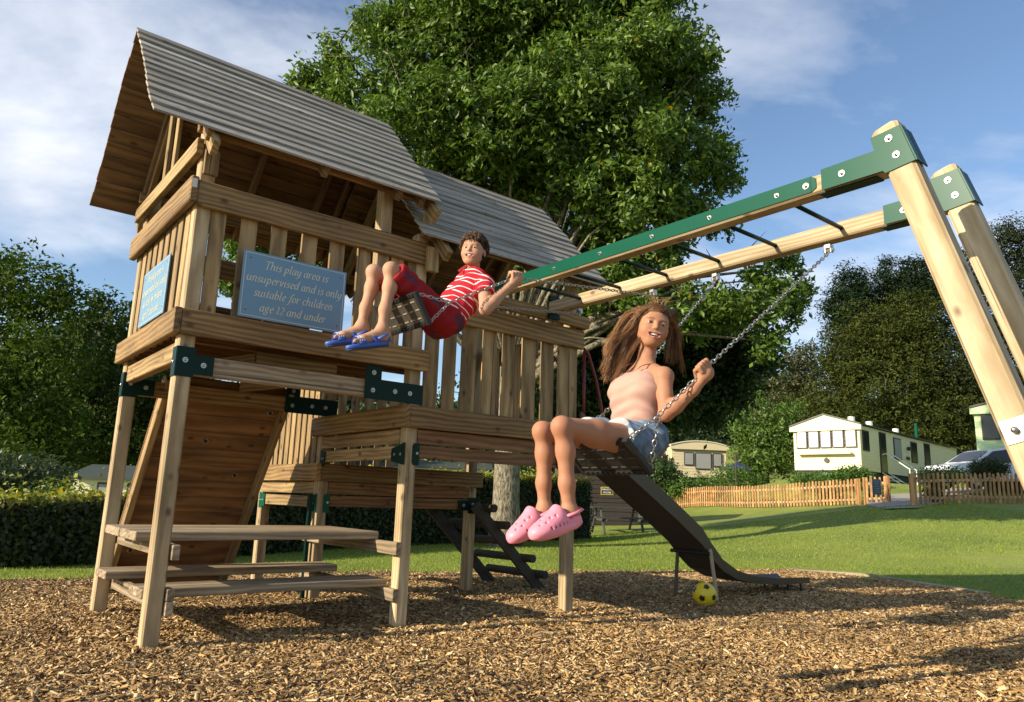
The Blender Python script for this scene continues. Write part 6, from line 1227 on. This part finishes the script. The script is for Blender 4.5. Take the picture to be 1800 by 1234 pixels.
# boy's hair: cap and many small curls
cap_hair(bh,boy,(.050,.027,.015),.016,thick=.03,seed=3)
cur=[];hc=[]
for i in range(2300):
    th=min(abs(rn.gauss(.4,.8)),1.95); ph=rn.uniform(0,2*math.pi)
    fr=math.cos(ph)
    if fr>.2 and th>1.26-.10*fr: th=rn.uniform(.6,1.20)
    if abs(fr)<=.2 and th>1.6: th=1.4
    p,nrm=root_on(bh,th,ph); p=p+nrm*.006; tan=unit(np.cross(nrm,[rn.gauss(0,1),rn.gauss(0,1),rn.gauss(0,1)])); tan2=np.cross(nrm,tan); l_=rn.uniform(.014,.030); dn=-bh.u*.012*(th>.8)+bh.f*.012*(fr>.3)
    cur.append((p,p+nrm*l_*.8+tan*l_*.2,p+nrm*l_*.75+tan*l_*.9+dn,p+nrm*l_*.12+tan*l_*.7+tan2*l_*.5+dn)); k=rn.random()**1.6; hc.append(np.array([.035,.019,.010])*(1-k)+np.array([.19,.11,.055])*k)
strands('hair',cur,HAIRM,boy,TM,.0024,.0008,6,3,hc)
# sandals
BLUEF=plain('blue_sandal',(.035,.10,.42),.5,0,.08,20); SOLED=plain('sandal_sole',(.03,.06,.15),.7); WSTR=plain('white_stripe',(.78,.80,.82),.5)
def sandal(ank,toe,root):
    ank=np.array(ank);toe=np.array(toe); hl=ank+np.array([.030,0,-.085]); fwd=unit(toe+np.array([-.015,0,-.030])-hl); upv=unit(np.cross(np.cross(fwd,[0,0,1]),fwd)); sd=np.cross(fwd,upv); A=np.stack([fwd,sd,upv]); P=lambda x,y,z: hl+fwd*x+sd*y+upv*z
    lo=hl+fwd*.11-.2; F=Field(lo,lo+.4,.0045); F.ell(P(.055,0,.0),A,(.075,.036,.05),.02); F.ell(P(.175,0,.0),A,(.092,.046,.05),.03); F.ell(P(.11,0,0),A,(.10,.036,.05),.03); F.cut(P(0,0,.012),upv); F.cut(P(0,0,-.012),-upv)
    V,Q=F.mesh(); so_=meshobj('sandal',V,Q,BLUEF,root,TM,True)
    F=Field(lo,lo+.4,.0045); F.ell(P(.055,0,-.012),A,(.073,.034,.05),.02); F.ell(P(.175,0,-.012),A,(.090,.044,.05),.03); F.ell(P(.11,0,-.012),A,(.10,.034,.05),.03); F.cut(P(0,0,-.0121),upv); F.cut(P(0,0,-.020),-upv); V,Q=F.mesh(); meshobj('sole',V,Q,SOLED,so_,TM,True)
    def band(x0,x1,hgt,wd_,lean,mat,name,lift=0,a0=0,a1=math.pi,th=.004):
        V=[];Fc=[];n=14
        for i in range(n+1):
            a=a0+(a1-a0)*i/n; 
            for x_ in (x0,x1):
                for t in (0,th): V.append(tuple(P(x_+lean*math.sin(a),(wd_+t+lift)*math.cos(a),.004+(hgt+t+lift)*math.sin(a))))
        for i in range(n):
            o=i*4; Fc+=[(o+1,o+5,o+7,o+3),(o,o+2,o+6,o+4),(o,o+4,o+5,o+1),(o+2,o+3,o+7,o+6)]
        Fc+=[(0,1,3,2),(n*4,n*4+2,n*4+3,n*4+1)]; return meshobj(name,V,Fc,mat,so_,TM,True)
    band(.150,.200,.052,.044,.0,BLUEF,'toe_strap'); band(.062,.092,.068,.038,.022,BLUEF,'instep_strap'); 
    for j in range(3): band(.160+.014*j,.165+.014*j,.052,.044,0,WSTR,'stripe',.0052,math.pi*.12,math.pi*.88,.0012)
    band(-.018,-.002,.075,.036,.0,BLUEF,'heel_strap'); m=MB(); m.tube([P(.07,-.040,.03),P(.01,-.042,.05),P(-.028,-.022,.058),P(-.036,0,.06),P(-.028,.022,.058),P(.01,.042,.05),P(.07,.040,.03)],.010,8,flat=.35); m.build('ankle_strap',BLUEF,so_,TM,True)
    ysn=-1 if (P(0,-1,0)-P(0,0,0))@(CAMP-hl)>0 else 1
    for j in range(3):
        x_=.098+.007*j; yy=ysn*.040; V=[P(x_-.002,yy*1.16,.050),P(x_+.002,yy*1.16,.050),P(x_+.004,yy*1.1,.056+.003*j),P(x_,yy*1.1,.056+.003*j)]; meshobj('emblem_bar',[tuple(v) for v in V],[(0,1,2,3)],WSTR,so_,TM)
sandal(LA,G3(612,603,-.955),boy); sandal(RA,G3(580,596,-.775),boy)
